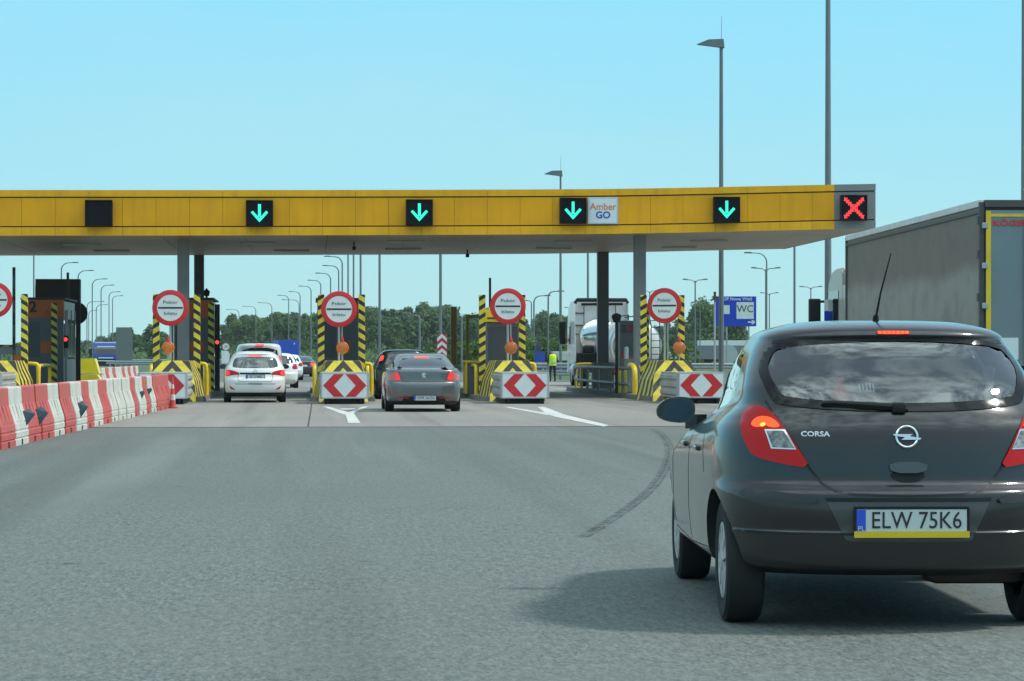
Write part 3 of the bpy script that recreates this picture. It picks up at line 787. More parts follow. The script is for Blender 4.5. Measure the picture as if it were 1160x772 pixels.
for p0, p1 in zip(xs[:-1], xs[1:]):
    strip(m_low, p0 + .004, p1 - .004, 0.0, .26, -.012, .04)
    strip(m_back, p0, p1, .02, 1.38, .045, .06)
strip(m_back, XG, XR - .05, .02, 1.38, .045, .06)
m_main.build('fascia', yel, canopy); m_top.build('parapet_trim', yel_strip, canopy); m_low.build('lower_trim', yel_strip, canopy); m_back.build('fascia_backing', groove, canopy)
strip(m_grey, XG + .004, XR, .30, 1.165, 0, .04); strip(m_grey, XG + .004, XR, 1.205, 1.41, -.025, .04); strip(m_grey, XG + .004, XR, 0, .26, -.012, .04)
strip(m_grey, XR - .04, XR, .0, 1.41, .045, YB - YC)
m_grey.build('end_panel', grey_clad, canopy)
mb = MB()
gx = [XL + 2.6 * i for i in range(13)]; gx = [x for x in gx if x < XR - .3] + [XR - .045]
gy = [.065, 4.0, 8.0, 12.0, YB - YC]
for a, b_ in zip(gx[:-1], gx[1:]):
    for c, d in zip(gy[:-1], gy[1:]):
        strip(mb, a + .008, b_ - .008, .01, .03, c + .008, d - .008)
mb.build('soffit', soffit_m, canopy)
mb = MB()
for a, b_ in zip(gx[:-1], gx[1:]): strip(mb, a, b_, .05, 1.36, .065, YB - YC - .01)
mb.build('roof', groove, canopy)
for x, y in ((-7.5, 6), (-1.7, 5), (-.6, 11), (3.2, 4.0), (3.3, 10), (8.8, 5), (8.6, 10), (13.5, 6), (-6.9, 11), (13.2, 11)):
    MB().box((x, y, cz(x) - .03), (1.25, .16, .06)).build('ceiling_light', mat('unlit_tube', (0.42, 0.42, 0.40), 0.4), canopy)
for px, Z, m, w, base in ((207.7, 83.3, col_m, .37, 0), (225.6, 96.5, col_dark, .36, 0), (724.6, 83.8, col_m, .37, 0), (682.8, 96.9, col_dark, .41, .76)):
    p = at(px, Z)
    mb = MB().box((p.x, p.y - YC, cz(p.x) / 2 + .06), (w, w, cz(p.x)), ch=.012)
    c = mb.build('column', m, canopy)
    if base: MB().box((p.x, p.y - YC, .55), (base, base, 1.1), ch=.02).build('plinth', conc_dk, c)
# little camera under the soffit
for px, py, Z in ((401, 281, 86), (529.5, 291, 93)):
    p = at(px, Z); zz = cz(p.x)
    t_ = thing('camera', 'small dark camera hanging under the canopy ' + ('near its front, above the second island' if Z < 90 else 'at its rear edge, above the grey saloon'), 'camera', (p.x, p.y, zz))
    MB().cyl((0, 0, 0), (0, 0, -.16), .025).build('bracket', black, t_)
    MB().box((0, -.03, -.21), (.12, .26, .12), ch=.02).build('housing', black, t_)

# lane signals on the fascia
def signal(px, kind, py0, label):
    Z = aty(px, YC - .2); p = at(px, Z); zc = hz(py0, Z)
    t_ = thing('lane_signal', label, 'lane signal', (p.x, YC, zc), 0, 'lane signals on the yellow fascia')
    MB().box((0, -.15, 0), (.80, .22, .79), ch=.012).build('housing', black_box, t_)
    mb = MB().box((0, -.275, .40), (.84, .10, .02)); mb.box((-.41, -.20, 0), (.02, .2, .8)); mb.box((.41, -.20, 0), (.02, .2, .8)); mb.build('visor', black, t_)
    for sx in (-.25, .25): MB().box((sx, -.02, 0), (.06, .045, .6)).build('bracket', steel, t_)
    y0 = -.262
    if kind == 'down':
        mb = MB(); mb.prism([(-.045, .02 - .12), (.045, .02 - .12), (.045, .29), (-.045, .29)], 'y', y0 - .006, y0)
        mb.prism([(-.27, .03), (-.205, .085), (0, -.14), (.205, .085), (.27, .03), (0, -.27)], 'y', y0 - .007, y0)
        mb.build('arrow', g_led, t_)
    elif kind == 'x':
        mb = MB()
        for sg in (1, -1):
            # rows of light points make up each stroke
            for i in range(9):
                for j in (-1, 0, 1):
                    q = (i - 4) * .075; mb.box((q * .9 + sg * j * .033, y0 - .004 - .0006 * (sg > 0), sg * q * .9 - j * .033), (.04, .008, .04))
            mb.prism([(-.31, -sg * .31 + .045), (-.31 + .045 * 0, -sg * .31 - .045), (.31, sg * .31 - .045), (.31, sg * .31 + .045)], 'y', y0 - .003, y0 + .002)
        mb.build('cross', r_led, t_)
    return t_
signal(112, 'off', 242, 'dark switched-off lane signal box, leftmost on the yellow fascia')
signal(294, 'down', 242.2, 'lane signal with green down arrow above the white estate car')
signal(475, 'down', 241.3, 'lane signal with green down arrow above the grey saloon')
signal(649, 'down', 239.3, 'lane signal with green down arrow beside the white lettered board')
signal(823, 'down', 238.2, 'lane signal with green down arrow next to the grey canopy end')
signal(967, 'x', 236, 'lane signal with red cross on the grey canopy end')
Z = aty(683, YC - .05); p = at(683, Z); zc = hz(239, Z)
t_ = thing('notice_board', 'white square board with orange and blue lettering on the yellow fascia', 'sign', (p.x, YC, zc))
MB().box((0, -.05, 0), (.96, .06, .84), ch=.006).build('frame', alu, t_)
MB().box((0, -.084, 0), (.86, .012, .76)).build('face', mat('notice_face', (0.62, 0.70, 0.74), 0.35), t_)
mb = MB(); add_text(mb, 'Amber', .30, (0, -.093, .12), 0, squeeze=.98, bold=.004); mb.build('lettering', mat('orange_lettering', (0.62, 0.20, 0.07), 0.5), t_)
mb = MB(); add_text(mb, 'GO', .30, (.0, -.093, -.145), 0, bold=.008); mb.build('lettering', mat('blue_lettering', (0.02, 0.06, 0.30), 0.5), t_)

# ------------------------------------------------------------------ toll islands
ISL = [(-9.05, 'on the island at the left edge'), (-4.0, 'on the island left of the white estate'),
       (1.0, 'on the island left of the grey saloon'), (6.0, 'on the island right of the grey saloon'),
       (10.95, 'on the island beside the dark hatchback')]
mb = MB().prism([(-.95, 0), (-.93, .15), (.93, .15), (.95, 0)], 'y', 0, 24.5)
kerb0 = mb.build('kerb', conc_dk); tag(kerb0, kind='structure')
for i, (x, _) in enumerate(ISL):
    k = kerb0 if i == 0 else kerb0.copy()
    if i: COL.objects.link(k)
    k.location = (x, 76.4, 0)

# crash cushions with the red and white board
def make_cushion():
    t_ = thing('crash_cushion', 'x', 'crash cushion')
    mb = MB()
    mb.box((0, .11, .52), (1.37, .2, .74), ch=.05)
    for k in range(6):      # telescoping segments, each a little narrower
        y0 = .215 + k * .6; w = 1.35 - .006 * k
        mb.box((0, y0 + .30, .52), (w - .08, .592, .72))
        for zz in (.30, .52, .74):
            for sg in (-1, 1): mb.prism([(sg * (w / 2 - .045), zz - .09), (sg * (w / 2), zz - .045), (sg * (w / 2), zz + .045), (sg * (w / 2 - .045), zz + .09)], 'y', y0, y0 + .56)
    mb.build('body', mat('cushion_grey', (0.36, 0.36, 0.34), 0.55, var=0.1, vscale=2, dirt=0.4), t_)
    mb = MB()
    mb.box((0, 1.9, .08), (1.1, 3.5, .15)); mb.box((0, .25, .06), (.2, .4, .1))
    for sg in (-1, 1): mb.box((sg * .45, .1, .08), (.05, .3, .16))
    mb.build('skid_base', black, t_)
    mb = MB().box((0, -.004, .52), (1.24, .02, .66), ch=.004)
    b_ = mb.build('board', white_sign, t_)
    L = [(-1, 0), (-.5, 1), (-.03, 1), (-.5, 0), (-.03, -1), (-.5, -1)]
    mb = MB()
    for sg in (-1, 1): mb.prism([(x * .60 * -sg, .52 + z * .315) for x, z in L], 'y', -.0175, -.013)
    mb.build('chevron', red_sign, b_)
    mb = MB()
    for dx, dz, sx, sz in ((0, .345, 1.30, .03), (0, -.345, 1.30, .03), (.635, 0, .03, .72), (-.635, 0, .03, .72)):
        mb.box((dx, -.002, .52 + dz), (sx, .03, sz))
    mb.build('frame', alu, b_)
    return t_
cus = make_cushion()
for i, (x, d) in enumerate(ISL):
    place(cus, i == 0, (x, 72.15, 0), 0, 'crash cushion with red and white chevron board ' + d, 'crash cushions in front of the toll islands')

# striped concrete noses
def make_nose():
    t_ = thing('concrete_nose', 'x', 'concrete nose')
    sec = [(0.0, .93, 0.0), (.35, .86, .62), (.62, .52, 1.2)]      # y, half width, z of the front slope
    mb = MB()
    vs = [(-.72, 0, 0), (.72, 0, 0), (.66, .35, .62), (.50, .60, 1.2), (-.50, .60, 1.2), (-.66, .35, .62),
          (-.90, 2.6, 0), (.90, 2.6, 0), (.78, 2.6, .62), (.54, 2.6, 1.2), (-.54, 2.6, 1.2), (-.78, 2.6, .62)]
    mb.add(vs, [(0, 1, 2, 5), (5, 2, 3, 4)], 0)
    mb.add(vs, [(1, 7, 8, 2), (2, 8, 9, 3), (0, 5, 11, 6), (5, 4, 10, 11)], 1)
    mb.add(vs, [(4, 3, 9, 10), (6, 11, 10, 9, 8, 7), (0, 6, 7, 1)], 2)
    mb.build('body', (stripe_la, stripe_si, yel_steel), t_)
    return t_
nose = make_nose()
for i, (x, d) in enumerate(ISL):
    place(nose, i == 0, (x + (.02 if i != 4 else -.1), 76.3, 0), 0, 'yellow and black striped concrete nose ' + d, 'striped noses of the toll islands')

# orange flashing lamps on the noses
def make_lamp():
    t_ = thing('warning_lamp', 'x', 'warning lamp')
    MB().cyl((0, 0, 0), (0, 0, .22), .02).build('stem', steel, t_)
    mb = MB().lathe([(.001, -.075), (.09, -.07), (.15, -.05), (.178, -.02), (.185, 0), (.185, .05), (.16, .06), (.001, .06)], 'y', (0, 0, .38), 32)
    ln = mb.build('lens', orange_lens, t_)
    mb = MB()
    for r in (.05, .10, .145): mb.lathe([(r, -.076 + r * .14), (r + .012, -.082 + r * .15), (r + .024, -.074 + r * .16)], 'y', (0, 0, .38), 32)
    mb.build('rim', orange_lens, ln)
    mb = MB().lathe([(.05, .55), (.055, .57), (.03, .66), (.018, .72), (.001, .73)], 'z', (0, 0, 0), 16); mb.build('cap', red_sign, t_)
    return t_
lampz = {1: (190.5, 394), 2: (388, 397.5), 3: (579, 397), 4: (769.5, 401)}
lp = make_lamp(); first = True
for i, (px, py) in lampz.items():
    p = at(px, 77.2)
    zc = hz(py, 77.2) - .38
    o = place(lp, first, (p.x, p.y, max(1.2, zc)), 0, 'round orange warning lamp with red cap ' + ISL[i][1], 'orange lamps on the island noses'); first = False

# round white signs with red rim
def make_sign():
    t_ = thing('round_sign', 'x', 'road sign')
    mb = MB().cyl((0, .03, -2.75), (0, .03, .48), .035, n=14); mb.cyl((.09, .05, -2.75), (.09, .05, -.2), .02); mb.build('post', steel, t_)
    mb = MB().lathe([(.001, .004), (.535, .004), (.54, -.004), (.54, -.016), (.53, -.02), (.395, -.02), (.39, -.012)], 'y', (0, 0, 0), 56)
    d_ = mb.build('disc', red_sign, t_)
    mb = MB().lathe([(.393, -.010), (.393, -.0165), (.001, -.0165)], 'y', (0, 0, 0), 56); mb.build('face', white_sign, d_)
    mb = MB().box((0, -.0195, 0), (.74, .006, .05)); mb.build('bar', ink, d_)
    mb = MB(); add_text(mb, 'Pobór', .135, (0, -.019, .165), 0, squeeze=1.3, bold=0); add_text(mb, 'biletu', .135, (0, -.019, -.165), 0, squeeze=1.3, bold=0)
    mb.build('lettering', ink, d_)
    return t_
sg0 = make_sign(); first = True
for i, (px, py, rz) in {0: (-6.5, 340, 0), 1: (193, 349, 0), 2: (384, 350.5, 0), 3: (575.3, 347.2, 0), 4: (752.7, 346.5, -.42)}.items():
    Z = 78.0 if i < 4 else 79.2
    p = at(px, Z)
    place(sg0, first, (p.x, p.y, hz(py, Z)), rz, 'round red rimmed sign with black bar ' + ISL[i][1], 'round signs at the toll islands'); first = False

# tall striped posts
def make_post(m):
    t_ = thing('striped_post', 'x', 'post')
    MB().box((0, 0, 1.60), (.195, .16, 3.2), ch=.01).build('shaft', m, t_)
    MB().box((0, 0, .17), (.32, .32, .04)).build('base_plate', yel_steel, t_)
    return t_
for side, m in (('left', stripe_up), ('right', stripe_dn)):
    pr = make_post(m); first = True
    for i, fx in ((1, (-.57, .65)), (2, (-.62, .61)), (3, (-.736, .48)), (4, (-.75, .41)), (0, (-.57, .56))):
        x = ISL[i][0] + fx[0 if side == 'left' else 1]
        place(pr, first, (x, 79.0, 0), 0, f'striped yellow and black post, front {side} one {ISL[i][1]}', 'striped posts guarding the toll booths'); first = False
    if side == 'right':
        for i, x in ((0, -8.5), (1, -3.27), (4, 11.49)):
            place(pr, False, (x, 88.3, -.08), 0, f'striped yellow and black post, rear {side} one {ISL[i][1]}', 'striped posts guarding the toll booths')

# booths
def make_booth(w=1.38, L=4.6, H=3.12, band=orange_pan):
    t_ = thing('toll_booth', 'x', 'toll booth')
    mb = MB()
    mb.box((0, L / 2, .62), (w, L, .94)); mb.box((0, L / 2, H - .36), (w - .06, L - .06, .60))
    for sx in (-1, 1):
        for y in (.05, L * .36, L * .68, L - .05): mb.box((sx * (w / 2 - .05), y, (H - .4) / 2 + .15), (.1, .1, H - .55))
    mb.build('body', booth_light, t_)
    mb = MB().box((0, -.012, (H - .62) / 2 + .14), (w - .02, .03, H - .62), ch=.004); f_ = mb.build('front_panel', booth_grey, t_)
    MB().box((.18, -.034, 1.50), (.50, .012, .40)).build('sticker', orange_pan, f_)
    MB().box((-.32, -.034, 1.75), (.42, .014, 1.2), ch=.003).build('door', mat('booth_door', (0.075, 0.08, 0.09), 0.35), f_)
    mb = MB().box((0, .10, H - .33), (w + .02, .26, .62), ch=.006); mb.build('name_band', band, t_)
    mb = MB()
    for sx in (-1, 1): mb.box((sx * (w / 2 - .012), L * .52, 1.72), (.02, L * .30, 1.15)); mb.box((sx * (w / 2 - .012), L * .18, 1.72), (.02, L * .27, 1.15)); mb.box((sx * (w / 2 - .012), L * .83, 1.72), (.02, L * .24, 1.15))
    mb.build('window', mat('booth_glass', (0.05, 0.07, 0.075), 0.06, spec=0.8), t_)
    MB().box((0, L / 2, H + .02), (w + .12, L + .15, .07), ch=.02).build('roof', brown_m, t_)
    return t_
bo = make_booth()
for i, (x, y) in enumerate(((-8.95, 89.0), (-3.95, 89.0), (1.0, 89.0))):
    lab = ('grey toll booth with orange band numbered two ', 'orange banded toll booth behind grey column ', 'orange banded toll booth behind a sign ')[i] + ISL[i][1]
    place(bo, i == 0, (x, y, .15), 0, lab, 'toll booths under the canopy')
b0 = bpy.data.objects['toll_booth']
mb = MB(); add_text(mb, '2', .52, (-.33, -.034, 2.84), 0, bold=.012); mb.build('lettering', ink, [c for c in b0.children if c.name.startswith('name_band')][0])
mb = MB(); add_text(mb, '5.0', .24, (.26, -.034, 2.66), 0, bold=.004); mb.build('lettering', ink_red, [c for c in b0.children if c.name.startswith('name_band')][0])
# the automat on the fourth island and the narrow one on the fifth
x = at(569, 81).x
t_ = thing('ticket_kiosk', 'dark ticket kiosk with yellow top behind the round sign, right of the grey saloon', 'kiosk', (x, 80.4, .15))
MB().box((0, .9, 1.1), (1.02, 1.7, 2.2), ch=.02).build('body', booth_grey, t_)
MB().box((.0, .03, 1.55), (.92, .03, 1.1), ch=.01).build('screen_panel', mat('kiosk_panel', (0.06, 0.065, 0.075), 0.25), t_)
mb = MB().box((0, .85, 2.42), (1.12, 1.85, .36), ch=.02); mb.box((0, .85, 2.66), (.9, 1.6, .08)); tp = mb.build('top', yel_steel, t_)
MB().box((0, -.082, 2.36), (1.0, .012, .05)).build('trim', brown_m, tp)
MB().box((0, -.05, .75), (1.15, .12, .16), ch=.02).build('rail', yel_steel, t_)
x = at(717, 88).x
t_ = thing('ticket_kiosk', 'narrow grey ticket kiosk with red lettering at its top beside the tanker lorry', 'kiosk', (x, 88, .15))
MB().box((0, .5, 1.2), (.72, 1.0, 2.4), ch=.02).build('body', booth_grey, t_)
MB().box((0, -.01, 2.12), (.66, .03, .26)).build('header', mat('header_dark', (0.09, 0.07, 0.07), 0.5), t_)
mb = MB(); add_text(mb, 'Sd', .26, (-.02, -.03, 2.12), 0, bold=.004); mb.build('lettering', ink_red, t_)
MB().box((.05, -.01, 1.0), (.5, .03, .42)).build('sticker', orange_pan, t_)
x = at(537, 84).x
t_ = thing('control_cabinet', 'grey control cabinet with yellow frame beside the grey saloon', 'cabinet', (x, 82.5, .15))
MB().box((0, .4, .48), (.62, .9, .96), ch=.02).build('body', booth_grey, t_)
mb = MB()
for sx in (-1, 1):
    for y in (-.08, .88): mb.box((sx * .34, y, .5), (.07, .07, 1.0))
mb.box((0, .4, 1.02), (.78, 1.06, .07)); mb.box((.46, .0, .5), (.25, .1, 1.0)); mb.build('frame', yel_steel, t_)

# tubular guard rails along the islands
def rail(pts, r, m, label, loc, posts=()):
    t_ = thing('guard_rail', label, 'guard rail', loc, 0, 'tubular rails on the islands')
    mb = MB(); mb.tube(chaikin3(pts), r, 10); mb.build('tube', m, t_)
    for x, y, z in posts: MB().cyl((x, y, 0), (x, y, z), r * .9).build('post', m, t_)
    return t_
def chaikin3(P, n=2):
    P = [Vector(p) for p in P]
    for _ in range(n):
        out = [P[0]]
        for a, b_ in zip(P[:-1], P[1:]): out += [a * .75 + b_ * .25, a * .25 + b_ * .75]
        P = out + [P[-1]]
    return P
yel_rail = yel_steel
for i in (0, 1, 2, 3):
    x = ISL[i][0]
    for sg, w in ((1, 'right'), (-1, 'left')):
        rail([(sg * .82, 0, 0), (sg * .82, 0, .86), (sg * .82, .3, .9), (sg * .82, 3.2, .9), (sg * .82, 3.4, .86), (sg * .82, 3.4, 0)], .055, yel_rail, f'yellow tubular guard rail along the {w} kerb {ISL[i][1]}', (x, 80.6, .15))
    rail([(.35, 0, 0), (.35, 0, .9), (.42, 0, .96), (.85, 0, .96), (.92, 0, .9), (.92, 0, 0)], .06, yel_rail, f'yellow tubular hoop across the kerb end {ISL[i][1]}', (x, 79.5, .15))
x = ISL[4][0]
rail([(-.86, 0, 0), (-.86, -.02, .7), (-.86, .3, .88), (-.86, 1.2, .9)], .085, yel_rail, 'thick yellow bent rail end ' + ISL[4][1], (x, 80.2, .15))
rail([(-.86, 0, .80), (-.86, 8, .80), (-.86, 16.6, .80), (-.86, 17, .7), (-.86, 17, .35), (-.86, 16.6, .3), (-.86, 0, .3)], .055, mat('worn_rail_grey', (0.20, 0.20, 0.18), 0.5, metal=0.3, var=0.2, vscale=3), 'long grey double rail below the dark column ' + ISL[4][1], (x, 81.4, .15), [(-.86, y, .8) for y in (2, 5.5, 9, 12.5)])
for y, z in ((15.2, .85), (17.2, .9)):
    rail([(-.80, 0, 0), (-.80, 0, z - .1), (-.74, 0, z), (-.1, 0, z), (-.04, 0, z - .1), (-.04, 0, 0)], .05, yel_rail, f'yellow hoop rail {"beyond" if y > 16 else "before"} the dark column ' + ISL[4][1], (x, 81.4 + y, .15))
rail([(.1, 0, .85), (.9, 0, .85)], .05, yel_rail, 'short yellow cross bar beside the striped posts ' + ISL[4][1], (x - .9, 79.6, .15), [(.5, 0, .85)])
t_ = thing('concrete_block', 'pale concrete block behind the striped posts on the island beside the dark hatchback', 'block', (at(722, 84.8).x + .25, 85.6, .15))
MB().box((0, 0, .55), (1.15, .9, 1.1), ch=.03).build('body', conc, t_)
for px, Z, h, w in ((731, 80, .6, .2),):
    pass
# small yellow and red bollards by the kiosk
for px, Z, h, m, lab in ((707.5, 84.5, .75, yel_steel, 'short yellow bollard'), (701, 84.8, .8, yel_steel, 'short yellow bollard next to the dark pole'), (706, 87.3, 1.35, red_sign, 'red standing pipe'), (709.5, 86, 1.5, white_sign, 'thin white standing pipe')):
    p = at(px, Z)
    o = MB().lathe([(.001, 0), (.075, 0), (.075, h - .04), (.05, h), (.001, h)], 'z', (0, 0, 0), 16).build('bollard', m)
    o.location = (p.x, p.y, .15); tag(o, lab + ' on the island beside the tanker lorry', 'bollard')

# raised barrier arms, gate posts, the dark gantry box behind the numbered booth
def arm(px, py_top, Z, m, label, w=.09, tilt=0.0):
    p = at(px, Z); h = hz(py_top, Z)
    t_ = thing('barrier_arm', label, 'barrier arm', (p.x, p.y, 0), 0, 'raised barrier arms')
    MB().box((0, 0, .55), (.32, .36, .86), ch=.03).build('housing', yel_steel, t_)
    MB().box((tilt * h / 2, -.05, .9 + (h - .9) / 2), (w, .06, h - .9), ch=.01).build('arm', m, t_)
arm(77, 309, 92, mat('arm_dark', (0.05, 0.045, 0.035), 0.5), 'raised dark barrier arm standing behind the numbered toll booth')
arm(16, 303, 86, arm_st, 'raised grey and black banded barrier arm at the left edge', .10)
arm(555, 315, 90, mat('arm_brown', (0.07, 0.04, 0.045), 0.5), 'raised dark red barrier arm above the ticket kiosk', .08)
p = at(66, 95)
t_ = thing('sign_box', 'large dark brown box with round disc on a brown gantry post behind the numbered booth', 'sign', (p.x, p.y, 0))
k = 95 / FPX
MB().box((0, 0, hz(331, 95)), (50 * k, .5, 29 * k), ch=.02).build('box', brown_m, t_)
MB().box((-20 * k, .2, hz(335, 95)), (12 * k, .4, 22 * k)).build('side_box', mat('dark_violet_steel', (0.03, 0.025, 0.035), 0.5), t_)
MB().box((22.5 * k, 0, hz(345, 95) / 2), (5 * k, .18, hz(345, 95))).build('post', brown_m, t_)
MB().lathe([(.001, -.02), (13 * k, -.02), (13 * k, .02), (.001, .02)], 'y', (19.5 * k, .2, hz(355, 95)), 40).build('disc', mat('sign_back', (0.09, 0.09, 0.095), 0.55), t_)
for px, Z, py, w, m, lab in ((514, 99, 348, 6.5, mat('rusty_yellow_steel', (0.13, 0.085, 0.02), 0.6, var=0.25, vscale=2), 'dark rusty yellow steel post behind the grey saloon'), (529.5, 96, 357, 3.5, mat('olive_yellow_steel', (0.30, 0.27, 0.03), 0.6, var=0.2, vscale=2), 'slim yellow gate post left of the ticket kiosk')):
    p = at(px, Z); k = Z / FPX; h = hz(py, Z)
    t_ = thing('gate_post', lab, 'post', (p.x, p.y, 0))
    MB().box((0, 0, h / 2), (w * k, w * k, h), ch=.01).build('shaft', m, t_)
    if px > 520: MB().box((9 * k, .1, h - .06), (20 * k, .1, .12)).build('beam', m, t_)
# dark columns with lights of the booths
def red_light(px, py, Z, h, w, m, label):
    p = at(px, Z); z = hz(py, Z)
    t_ = thing('traffic_light', label, 'traffic light', (p.x, p.y, 0), 0, 'small signals beside the booths')
    MB().box((0, 0, h / 2), (w, .12, h), ch=.01).build('pole', m, t_)
    MB().box((0, -.12, z - .08), (.19, .14, .42), ch=.03).build('housing', black, t_)
    MB().lathe([(.001, -.02), (.05, -.015), (.065, 0), (.001, .0)], 'y', (0, -.19, z), 20).build('lamp', r_lamp, t_)
red_light(74.8, 384.8, 88.8, 2.9, .07, steel, 'small signal with lit red lamp on the side of the numbered booth')
red_light(246.2, 388, 90, hz(345, 90), .17, mat('olive_steel', (0.06, 0.055, 0.03), 0.6), 'dark signal column with lit red lamp left of the white estate car')
p = at(698.5, 84)
t_ = thing('signal_pole', 'black pole with dark lantern head beside the tanker lorry', 'signal pole', (p.x, p.y, .15))
MB().cyl((0, 0, 0), (0, 0, hz(362, 84) - .15), .05).build('pole', black, t_)
MB().lathe([(.001, 0), (.11, .02), (.16, .2), (.15, .26), (.07, .3), (.001, .32)], 'z', (0, 0, hz(366, 84) - .15), 16).build('lantern', black, t_)
p = at(234, 90)
t_ = thing('lantern', 'small black lantern on the booth roof left of the white estate car', 'lantern', (p.x, p.y, 3.3))
MB().cyl((0, 0, 0), (0, 0, .12), .04).build('stem', black, t_)
MB().lathe([(.001, .1), (.09, .12), (.12, .28), (.05, .34), (.001, .4)], 'z', (0, 0, 0), 16).build('head', black, t_)

# ------------------------------------------------------------------ row of plastic barriers
def make_barrier(m, L):
    t_ = thing('plastic_barrier', 'x', 'plastic barrier')
    pr = [(-.22, .0), (.22, 0), (.22, .085), (.205, .095), (.205, .11), (.22, .12), (.22, .195), (.207, .205), (.207, .22), (.215, .235), (.205, .31), (.115, .60), (.102, .84), (.09, .86),
          (-.09, .86), (-.102, .84), (-.115, .60), (-.205, .31), (-.215, .235), (-.207, .22), (-.207, .205), (-.22, .195), (-.22, .12), (-.205, .11), (-.205, .095), (-.22, .085)]
    mb = MB()
    g = .012
    mb.prism(pr, 'y', g + .02, L - g - .02)
    for y0, y1 in ((g, g + .02), (L - g - .02, L - g)):     # rounded ends
        mb.prism([(x * .955, z * .988 + .003) for x, z in pr], 'y', y0, y1)
    for f in (.27, .5, .73):
        for sg in (1, -1):
            y = L * f
            mb.add([(sg * .196, y - .05, .34), (sg * .196, y + .05, .34), (sg * .124, y + .035, .60), (sg * .124, y - .035, .60), (sg * .214, y - .03, .36), (sg * .214, y + .03, .36), (sg * .138, y + .02, .59), (sg * .138, y - .02, .59)],
                   [(4, 5, 6, 7), (0, 4, 7, 3), (1, 2, 6, 5), (0, 1, 5, 4), (3, 7, 6, 2)])
    mb.build('body', m, t_)
    mb = MB()
    for sg in (1, -1):
        mb.box((sg * .212, L * .5, .045), (.02, .16, .085))
    mb.build('fork_slot', black, t_)
    return t_
ORD = ['nearest', 'second', 'third', 'fourth', 'fifth', 'sixth', 'seventh', 'eighth', 'ninth', 'tenth', 'eleventh', 'twelfth', 'thirteenth']
seq = 'WRWRRWRWRWRWWWRWRWRRR'
tops = [-13, 1.5, 21, 38, 56, 68, 81, 90, 100, 108, 117, 124, 132, 139, 145, 150, 156, 164, 171, 179, 186, 192]
P0, P1 = at(0, 36.5), at(195.5, 67.3)
d = (P1 - P0); Lrow = d.length; u = d.normalized(); ang = math.atan2(u.y, u.x) - PI / 2
ulen = Lrow / 20.0
nx = Vector((u.y, -u.x, 0))
proto, cnt = {}, {'R': 0, 'W': 0}
film = mat('dark_blue_film', (0.03, 0.055, 0.075), 0.35, var=0.3, vscale=12)
for i, c in enumerate(seq):
    base = P0 + u * (ulen * (i - 1)) - nx * .22
    k = cnt[c]; cnt[c] += 1
    w = 'red' if c == 'R' else 'white'
    fst = c not in proto
    if fst: proto[c] = make_barrier(red_pl if c == 'R' else white_pl, ulen)
    jit = random.uniform(-.02, .02)
    # names of places: whole row runs from the photo's left edge to the orange lamp
    pos = ORD[k] + (' ' if k else ' ') + w + ' one'
    o = place(proto[c], fst, base + nx * jit, ang + random.uniform(-.012, .012), f'{w} plastic road barrier, {"the nearest " + w + " one" if k == 0 else "the " + ORD[k] + " " + w + " one along"} in the row on the left', 'red and white plastic barriers in the left row')
    if i in (2, 3, 7, 15, 16):
        # torn dark film stuck at the joint
        z0 = random.uniform(.36, .52); s_ = random.uniform(.09, .17)
        def fx(z): return .22 - .012 - max(0, z - .31) * .31 if z < .6 else .122
        tri = [(0, z0 - s_ * .9), (.17 * random.uniform(.6, 1.2), z0 + .05), (.10, z0 + s_), (-.08, z0 + s_ * .75), (-.04, z0 - .02)]
        mb = MB(); m_ = len(tri)
        y_ = random.choice((ulen - .25, ulen * .35, .1))
        mb.add([(fx(z) + .012 + max(0, y) * .95, y_ + y * .4, z) for y, z in tri] + [(fx(z) + .004 + max(0, y) * .95, y_ + y * .4 + .006, z) for y, z in tri], [list(range(m_)), list(range(m_, 2 * m_))] + [(a, (a + 1) % m_, m_ + (a + 1) % m_, m_ + a) for a in range(m_)])
        mb.build('torn_film', film, o)
p = at(196.5, 66.2)
t_ = thing('traffic_cone', 'tall slim red and white traffic cone at the far end of the left barrier row', 'cone', (p.x - .02, p.y, 0))
t_.scale = (.62, .62, .85)
mb = MB().lathe([(.001, .04), (.15, .04), (.15, .30), (.12, .30)], 'z', (0, 0, 0), 20); mb.lathe([(.115, .46), (.085, .60)], 'z', (0, 0, 0), 20)
mb = MB().lathe([(.19, 0), (.20, .05), (.135, .06), (.115, .25), (.001, .25)], 'z', (0, 0, 0), 20).lathe([(.09, .42), (.065, .60), (.001, .6)], 'z', (0, 0, 0), 20).lathe([(.05, .72), (.02, .95), (.001, .95)], 'z', (0, 0, 0), 20)
mb.build('body', red_pl, t_)
MB().lathe([(.115, .25), (.09, .42), (.001, .42)], 'z', (0, 0, 0), 20).lathe([(.065, .60), (.05, .72), (.001, .72)], 'z', (0, 0, 0), 20).build('band', white_pl, t_)
# second, farther row
for i, c in enumerate('WRWRWWRWRWRW'):
    p = at(112, 108) + Vector((0, 1.95 * i, 0))
    o = place(proto[c], False, p, 0, f'{"red" if c == "R" else "white"} barrier of the farther row below the blue lorry', 'plastic barriers of the farther row')
    for ch in list(o.children):
        if ch.name.startswith('torn'): bpy.data.objects.remove(ch)
    o.scale = (1, 1.95 / ulen, 1)
p = at(101, 104)
for k, (dx, h) in enumerate(((0, 1.25), (.25, .62))):
    t_ = thing('yellow_barrel', ('tall', 'low')[k] + ' yellow plastic crash barrel behind the brown gantry post', 'crash barrel', (p.x + dx * 1.2, p.y - k * 2.5, 0))
    MB().prism([(-.5, 0), (.5, 0), (.40, h * .5), (.22, h), (-.42, h), (-.5, h * .5)], 'y', 0, 1.0).build('body', mat('yellow_plastic', (0.75, 0.60, 0.02), 0.4, var=.08), t_)
    MB().box((0, .5, h * .5), (.98, 1.02, .05)).build('band', conc, t_)

